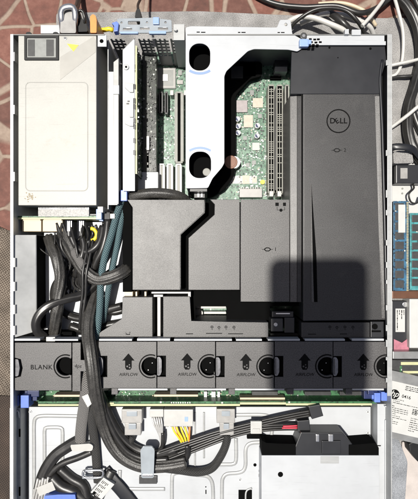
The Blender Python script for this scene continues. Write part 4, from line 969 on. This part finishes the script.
m = MB(); m.prism(soft([(44, 496), (58, 494.6), (75, 494.6), (77, 510), (44, 510)], 1), 70, 57, .8); o = m.build('blue_connector', M['blue']); tag(ground_origin(o), 'blue connector housing cut off by the lower picture edge', 'connector')
# plugs on the backplane and their leads
def sas(px0, px1, y0, label, path, w):
    t = thing('data_cable', P((px0 + px1) / 2, y0, 57), label, 'cable', GF)
    m = MB(); m.box(px0, y0, px1, y0 + 14, 72, 58, .8); m.box(px0 + 3, y0 + 13.4, px1 - 1, y0 + 26, 68, 58, .8); hd = m.build('plug', M['greynylon'], t)
    m = MB(); m.box(px0 + 5, y0 + 2, px1 - 5, y0 + 7, 73, 71.6, .3); m.box(px0 + 7, y0 + 14.5, px1 - 6, y0 + 20, 70, 67, .4); m.build('latch', M['clear'], hd)
    tube('sleeve', path, w, M['braid_black'], t)
    return t
sas(121.5, 142, 409.4, 'grey data plug on the backplane with black cable, nearest the thick trunk', [(133, 436, 62), (131, 444, 62), (140, 452, 61), (158, 456, 60), (178, 452, 60)], 3.6)
sas(216.6, 235, 409.2, 'grey data plug with thick black braided cable curling back left', [(227, 434, 63), (226, 444, 63), (221, 456, 62), (212, 468, 62), (198, 472, 62), (180, 470, 62), (164, 468, 61)], 4.8)
pc4 = thing('power_cable', P(156, 410, 57), 'small white plug with thin grey wires between the two data plugs', 'cable', GF)
m = MB(); m.box(149.6, 409.4, 163.4, 417, 70, 58, .6); m.build('plug', M['nylon'], pc4)
wires('grey_wires', [[(152 + k * 2.2, 416, 65), (154 + k * 2, 424, 67), (158 + k * 1.1, 432, 66), (160.6 + k * .7, 440, 64), (159 + k * .6, 449, 62), (150 + k, 458, 60)] for k in range(5)], 1.05, M['silverwire'], pc4)
tube('sleeve', [(162.6, 432, 65), (163, 440, 64), (161, 448, 62), (150, 458, 60)], 2.6, M['cable'], pc4)
pc8 = thing('power_cable', P(178, 410, 57), 'wide white plug with yellow and orange wires on the backplane', 'cable', GF)
m = MB(); m.box(163.8, 409.6, 193, 426.4, 71, 58, .7); pl8 = m.build('plug', M['nylon'], pc8)
m = MB()
for k in range(6): m.box(166 + k * 4.4, 424.4, 168.6 + k * 4.4, 426.9, 69, 60)
m.build('wire_hole', M['slot_grey'], pl8)
m = MB(); m.box(184.6, 417, 188, 421.6, 71.5, 70.6, .2); m.build('blue_mark', M['pale_blue'], pl8)
wires('yellow_wires', [[(172 + k * 4.2, 425, 66), (174 + k * 4, 431, 68), (179 + k * 3, 438, 67), (184 + k * 1.6, 447, 64)] for k in range(4)], 1.25, M['yellowwire'], pc8)
wires('orange_wires', [[(189.6, 425, 66), (189.4, 432, 68), (189, 439, 67), (188, 449, 64)], [(175, 425, 65), (178, 433, 66), (182, 440, 65), (186, 449, 63)]], 1.2, M['orangewire'], pc8)
tube('black_tail', [(187, 444, 65), (188, 452, 63), (184, 460, 61), (172, 465, 60)], 4, M['cable'], pc8)
# sata power leads to the right
def sata(label, pts, plug, extra=None):
    t = thing('power_cable', P(*pts[0]), label, 'cable', GF)
    for k in range(3):
        tube('wire', [(x + k * .2, y + (k - 1) * 2.3, z + (k % 2) * 1.2) for x, y, z in pts], 1.5, M['cable'], t)
    m = MB(); m.prism(plug, 72, 60, .8); m.build('plug', M['smooth_plastic'], t)
    if extra: wires('red_wires', extra, .9, M['redwire'], t)
    return t
sata('black power lead ending in the square upper plug on the white deck', [(140, 459, 62), (160, 453, 64), (186, 444, 66), (216, 434, 66), (246, 426.6, 66), (274, 420, 66), (296, 415.4, 66), (310, 413, 66)], [(308.6, 406.6), (320, 404.6), (323.6, 416), (312, 419.4)])
sata('black power lead with red wires ending in the lower plug on the white deck', [(150, 466, 61), (176, 456, 62), (204, 445, 63), (228, 436, 63), (248, 430.6, 63), (268, 427.8, 64), (284, 427, 64), (298, 427, 64)], [(297.4, 421), (309.6, 420), (310.6, 431), (298, 432.4)], [[(283, 426.2, 67), (290, 426, 67), (298, 425.6, 67)], [(282, 428, 67), (290, 428, 67), (298, 427.8, 67)]])
for x0, y0, x1, y1, lab, bx in ((250.6, 421.4, 262, 434, 'white plastic clip holding the two black leads on the deck', (247, 431, 262, 439)), ):
    t = thing('cable_clip', P(256, 428, 57), lab, 'cable clip', 'cable clips on the drive bay')
    m = MB(); m.box(x0, y0, x1, y1, 72, 69.4, .9); m.box(x0 + 2, y1 - 5, x1 - 2, y1 - 1.6, 73, 71, .5); m.build('strap', M['nylon'], t)
    m = MB(); m.box(*bx, 60, 56.2, .6); m.build('clip_base', M['matte_black'], t)
t = thing('cable_clip', P(147, 465, 57), 'long translucent clip strapping the black trunk to the deck', 'cable clip', 'cable clips on the drive bay')
m = MB(); m.prism(soft([(140.4, 450), (143, 446.6), (152, 446.6), (154.6, 450), (153.6, 478), (141.4, 478)], 1.6), 76, 73.6, .8); m.build('strap', M['clear'], t)
m = MB(); m.box(142.4, 474.6, 152.6, 477, 77, 75.6, .3); m.build('strap_ridge', M['steel'], t)
m = MB(); m.box(139, 476.4, 157, 484, 59, 56.2, .6); m.build('clip_base', M['slot'], t)

# ------------------------------------------------------------------ things around the case
def flex(name, label, pts, w, mt, cat='cable', group=None, **kw):
    o = ground_origin(tube(name, pts, w, M[mt], **kw)); return tag(o, label, cat, group)
GW = 'white cables behind the case'; GK = 'black cables beside the case'
flex('white_cable', 'white cable arching low along the back edge above the black shroud', [(282, 26, 8), (297, 17.6, 16), (312, 17.6, 20), (330, 24, 22), (345, 31, 20), (352, 38, 8)], 3.4, 'whitecable', group=GW)
flex('white_cable', 'white cable curving down behind the rear lip', [(300, 24, 4), (322, 14.4, 14), (344, 15, 18), (360, 21, 18), (370, 27, 14), (374, 36, 4)], 3.0, 'whitecable', group=GW)
flex('white_cable', 'white cable lying straight and slanting from the top edge to the rear lip', [(392, -14, 6), (382, 2, 18), (372, 15, 24), (362, 26, 26)], 2.4, 'whitecable', group=GW)
flex('white_cable', 'white cable hanging in a long bow beside the right wall', [(392, -10, 6), (398, 10, 10), (403, 32, 6), (403, 54, 2), (400, 68, 1), (394, 75.6, 1), (384, 75, 0)], 2.2, 'whitecable', group=GW)
flex('white_cable', 'white cable crossing the mat below the bowed one', [(384, 67, 2), (398, 64, 6), (412, 61, 8), (440, 54, 4)], 2.2, 'whitecable', group=GW)
flex('white_cable', 'white cable rising over the black cables toward the right edge', [(386, 131, 2), (396, 124, 8), (408, 115, 16), (424, 102, 20), (450, 85, 10)], 2.4, 'whitecable', group=GW)
flex('white_cable', 'pale cable at the very top behind the black ones', [(318, 4, 3), (340, 3, 6), (356, 7, 8), (368, 14, 8), (376, 26, 2)], 2.4, 'cream', group=GW)
flex('black_cable', 'black cable bowed over the white ones at the back', [(286, 34, 4), (298, 20, 18), (318, 9, 26), (344, 10, 28), (358, 22, 26), (366, 36, 10)], 2.4, 'cable', group=GK)
flex('black_cable', 'black cable dropping behind the rear lip', [(318, 7, 4), (332, 14, 16), (344, 24, 22), (354, 36, 14), (358, 44, 2)], 4.4, 'cable', group=GK)
flex('black_cable', 'black cable lying along the top edge of the mat', [(236, -16, -1), (270, 2, 0), (302, 7, 4), (336, 6, 12), (360, 13, 14), (380, 6, 8), (400, -10, 2)], 3.4, 'cable', group=GK)
flex('black_cable', 'thick black cable bundle running down the mat at the right edge', [(396, -4, 2), (408, 8, 6), (418, 28, 6), (421, 56, 5), (415, 84, 4), (408, 110, 4), (409, 136, 6), (418, 156, 8), (440, 180, 4)], 6.2, 'cable', group=GK, lobes=6, depth=.14, twist=18, sides=24)
flex('black_cable', 'second black cable bundle tucked beyond the thick one', [(412, -8, 1), (426, 30, 1), (422, 70, 1), (412, 100, 1), (418, 126, 1), (432, 150, 1)], 4.4, 'cable', group=GK)
flex('black_cable', 'thin black lead crossing the mat under the white one', [(384, 79, 0), (398, 77, 1), (412, 76, 3), (440, 72, 1)], 2.4, 'cable', group=GK)
flex('black_strap', 'black strap bent over at the right wall above the black box', [(388, 151, 26), (394, 147, 32), (404, 147, 34), (413, 149, 32), (420, 157, 22)], 4.4, 'smooth_plastic', 'strap', h=1.6)
m = MB(); m.prism(soft([(393, 153), (398, 150.6), (412, 151), (413.6, 163), (394, 163.6)], 1.6), 24, 2, 1.4); tag(ground_origin(m.build('foam_pad', M['carpet'])), 'grey foam block under the bent black strap', 'foam block')

bx = thing('parts_box', P(408, 230, -3), 'white box holding memory modules beside the right wall', 'box')
m = MB(); m.box(391, 161, 470, 290, -.5, -3, .3); m.build('base', M['sticker'], bx)
m = MB(); m.wbox((P(391, 0, 8).x * 1000, P(0, 290, 8).y * 1000, -3), (P(391, 0, 8).x * 1000 + 1.5, P(0, 161, 8).y * 1000, 8), .2); m.build('side', M['sticker'], bx)
ad = thing('power_adapter', P(407, 174, 0), 'black adapter with a pale label and coiled lead beside the right wall', 'adapter')
m = MB(); m.box(396, 164.6, 424, 183.4, 16, 0, 1.2); m.build('body', M['smooth_plastic'], ad)
m = MB(); m.box(400.6, 168, 407.6, 178.6, 16.4, 15.8, .1); m.build('label', M['greynylon'], ad)
tube('lead', [(412, 183, 6), (414, 188, 10), (409, 194, 12), (411, 202, 10), (417, 203, 8), (420, 196, 8)], 1.2, M['cable'], ad)
m = MB(); m.cyl(402.6, 188.6, 1, .1, -.5, 10); m.cyl(402.4, 193.4, 1, .1, -.5, 10); m.build('box_hole', M['slot_grey'], bx)
def dimm(x0, y0, x1, y1, z, mt, label, sticker=None, rows=8):
    t = thing('memory_module', P((x0 + x1) / 2, (y0 + y1) / 2, z - 2), label, 'memory module', 'memory modules in the white box')
    m = MB(); m.box(x0, y0, x1, y1, z, z - 1.4, .15); m.build('board', M[mt], t)
    for k in range(rows):
        h = (y1 - y0 - 4) / rows
        m = MB(); m.box(x0 + 2.2, y0 + 2 + k * h, x1 - 5, y0 + 2 + k * h + h * .78, z + 1.2, z, .2); m.build('memory_chip', M['slot'], t)
    m = MB()
    for k in range(int((y1 - y0) / 1.6)): m.box(x1 - 2.4, y0 + 1 + k * 1.6, x1 - .4, y0 + 2 + k * 1.6, z + .15, z - .1)
    m.build('contacts', M['gold'], t)
    if sticker:
        m = MB(); m.box(*sticker, z + 1.6, z + 1.2, .05); m.build('sticker', M['sticker'], t)
dimm(393.4, 201, 409, 292, 6, 'pcb_blue', 'blue memory module with a white sticker beside the right wall', (398.4, 204.6, 405.4, 232.6), 9)
dimm(410, 213, 428, 290, 6, 'pcb_teal', 'teal memory module with gold contacts at the right picture edge', None, 8)
m = MB(); m.box(392.4, 291, 424, 298.6, 8, -3, .6); tag(ground_origin(m.build('brown_strip', M['brown_tone'])), 'brown connector strip below the memory modules', 'connector')
hd1 = thing('hard_drive', P(402, 322, -3), 'small black drive with a narrow white label below the memory modules', 'hard drive')
m = MB(); m.box(392, 301, 409, 352, 8, -3, .8); m.build('body', M['smooth_plastic'], hd1)
m = MB(); m.cyl(405.4, 304.6, 2.6, 8.6, 7.8, 16, .3); m.build('screw', M['steel'], hd1)
m = MB(); m.box(395.6, 308.6, 405, 332, 8.35, 7.8); m.build('label', M['sticker'], hd1)
m = MB(); m.prism([(394, 339), (402, 343), (408.6, 338), (409, 350), (394, 350.4)], 9.2, 8.1, .2); tag(ground_origin(m.build('pink_card', M['pink'])), 'torn pink card lying on the small black drive', 'card')
pb = MB(); pb.box(409.6, 299, 460, 348, 16, -3, .8); tag(ground_origin(pb.build('white_carton', M['sticker'])), 'plain white carton at the right picture edge', 'carton')
m = MB(); m.box(393, 351.6, 470, 359, 20, -3, .8); tag(ground_origin(m.build('grey_tray', M['grey_case'])), 'narrow grey metal tray below the white carton', 'tray')
hd0 = thing('drive_caddy', P(405, 368, -3), 'dark drive caddy with green board edge above the labelled hard drive', 'drive caddy')
m = MB(); m.box(390, 360, 460, 380, 12, -3, .8); m.build('body', M['slot'], hd0)
m = MB(); m.box(401, 362, 440, 365, 12.6, 11.6, .1); m.box(403, 371, 440, 373.4, 12.6, 11.6, .1); m.build('contact_strip', M['pcb_edge'], hd0)
m = MB(); m.box(400, 366, 402, 374, 12.8, 11.6, .1); m.build('board', M['pcb_dark'], hd0)
# labelled hard drive, turned
hp = thing('hard_drive', P(408, 408, -3), 'silver hard drive with large white printed label and round logo at the right', 'hard drive')
def rot(pts, c=(404, 408), a=13):
    ca, sa = math.cos(R(a)), math.sin(R(a))
    return [(c[0] + (x - c[0]) * ca - (y - c[1]) * sa, c[1] + (x - c[0]) * sa + (y - c[1]) * ca) for x, y in pts]
m = MB(); m.prism(rot(rect(383, 374, 440, 440, 2)), 18, -3, 1); m.build('body', M['grey_case'], hp)
plate('label', rot(rect(386, 384, 436, 434, 1)), 18.3, .3, M['sticker'], hp, bev=.05)
def dashes(name, x0, y0, x1, y1, z, pitch, hgt, par, turn, seed):
    rn = random.Random(seed); m = MB(); y = y0
    while y < y1:
        x = x0
        while x < x1 - 1:
            w_ = min(rn.uniform(.6, 3.4), x1 - x)
            m.prism(turn(rect(x, y, x + w_, y + hgt * rn.uniform(.7, 1))), z, z - .1)
            x += w_ + rn.uniform(.35, .8)
            if rn.random() < .12: break
        y += pitch
    return m.build(name, M['ink'], par)
dashes('label_print', 310, 397, 331, 404.4, 8.5, 2.2, .9, hd1, lambda p: [(y, x) for x, y in p], 77)
for k, q in enumerate(((401, 386, 428, 390, 1.7, .75), (392, 401, 426, 405, 1.8, .6), (391, 408, 410, 426, 1.9, .6), (413, 407, 428, 413, 1.5, 1.1), (413, 416, 427, 429, 2.1, .7))):
    dashes('label_print', q[0], q[1], q[2], q[3], 18.42, q[4], q[5], hp, rot, k)
lx, ly = rot([(393.4, 392.6)])[0]
lg = plate('logo_disc', circ(394.6, 394.4, 5.0, 28), 18.5, .2, M['ink'], hp, bev=.03)
join_meshes('logo_lettering', [text_mesh('hp', 394.6, 393.8, 18.55, 8.2, .12, rot=-12, shear=.35, bold=.08)], M['sticker'], lg)
join_meshes('lettering', [text_mesh('0416', 406.4, 397.2, 18.45, 4.6, .1, rot=-13, bold=.05)], M['ink'], hp)
# felt strip, black block, pale cloth
o = plate('felt_strip', soft([(384, 432), (398, 437), (408, 462), (404, 520), (380, 520)], 3), 2, 4, M['carpet_blue'], bev=1); tag(ground_origin(o), 'pale blue grey felt strip along the lower right wall', 'felt')
m = MB(); m.prism([(409, 444), (415, 441), (440, 446), (440, 462), (418, 462), (410, 452)], 14, -3, 1.2); tag(ground_origin(m.build('black_block', M['black'])), 'black block below the labelled hard drive at the right edge', 'block')
o = plate('pale_cloth', soft([(402, 440), (420, 455), (480, 460), (480, 560), (398, 560), (404, 490)], 5), 0, 2.6, M['cloth_pale'], bev=.8); tag(ground_origin(o), 'pale pinkish cloth at the lower right corner', 'cloth')

# ------------------------------------------------------------------ the phone that takes the picture (throws the shadow on the shroud)
SX, SY = .18, -.04
ph = thing('phone', (0, 0, .552), 'dark phone in a wide case held level above the open server', 'phone')
def wplate(name, x0, y0, x1, y1, z1, th, mt, rad):
    s = S(z1) * 1000
    return plate(name, rect(CX + x0 / s, CY - y1 / s, CX + x1 / s, CY - y0 / s, rad / abs(s)), z1, th, M[mt], ph, bev=.6)
def slab(name, x0, y0, x1, y1, z0, z1, rad, mt):
    bm = bmesh.new(); pts = rect(x0, y0, x1, y1, rad, 8)
    vb = [bm.verts.new((x / 1000, y / 1000, z0 / 1000)) for x, y in pts]
    f = bm.faces.new(vb); r = bmesh.ops.extrude_face_region(bm, geom=[f])
    for v in [g for g in r['geom'] if isinstance(g, bmesh.types.BMVert)]: v.co.z = z1 / 1000
    bmesh.ops.recalc_face_normals(bm, faces=bm.faces)
    me = bpy.data.meshes.new(name); bm.to_mesh(me); bm.free()
    return link(name, me, M[mt], ph)
slab('phone_case', -16, -152, 98, 9, 552, 562, 14, 'black')
slab('screen', -12, -148, 94, 5, 562.2, 562.8, 10, 'glass')

# ------------------------------------------------------------------ light
w = bpy.data.worlds.new('World'); sc.world = w; w.use_nodes = True
nt = w.node_tree; bg = nt.nodes['Background']
sky = nt.nodes.new('ShaderNodeTexSky'); sky.sky_type = 'NISHITA'; sky.sun_disc = False
dirv = Vector((SX, SY, -1))
sky.sun_elevation = math.atan2(1, math.hypot(SX, SY)); sky.sun_rotation = math.atan2(-SX, -SY)
nt.links.new(sky.outputs[0], bg.inputs[0]); bg.inputs[1].default_value = .05
sky.air_density = .7; sky.dust_density = 3.0; sky.ozone_density = .6
sd = bpy.data.lights.new('sun', 'SUN'); sd.energy = 4.5; sd.angle = R(1.5); sd.color = (1, .965, .90)
so = bpy.data.objects.new('sun', sd); COL.objects.link(so); so.rotation_euler = dirv.to_track_quat('-Z', 'Y').to_euler(); so.location = (-.3, .1, 2)

# ------------------------------------------------------------------ camera
cd = bpy.data.cameras.new('camera'); cam = bpy.data.objects.new('camera', cd); COL.objects.link(cam)
cam.location = (0, 0, CZ / 1000); cam.rotation_euler = (0, 0, 0)
cd.sensor_fit = 'VERTICAL'; cd.sensor_height = 36; cd.lens = 36 * F / 499; cd.clip_start = .01; cd.clip_end = 50
sc.camera = cam
sc.view_settings.view_transform = 'Standard'; sc.view_settings.look = 'None'; sc.view_settings.exposure = .5; sc.view_settings.gamma = 1
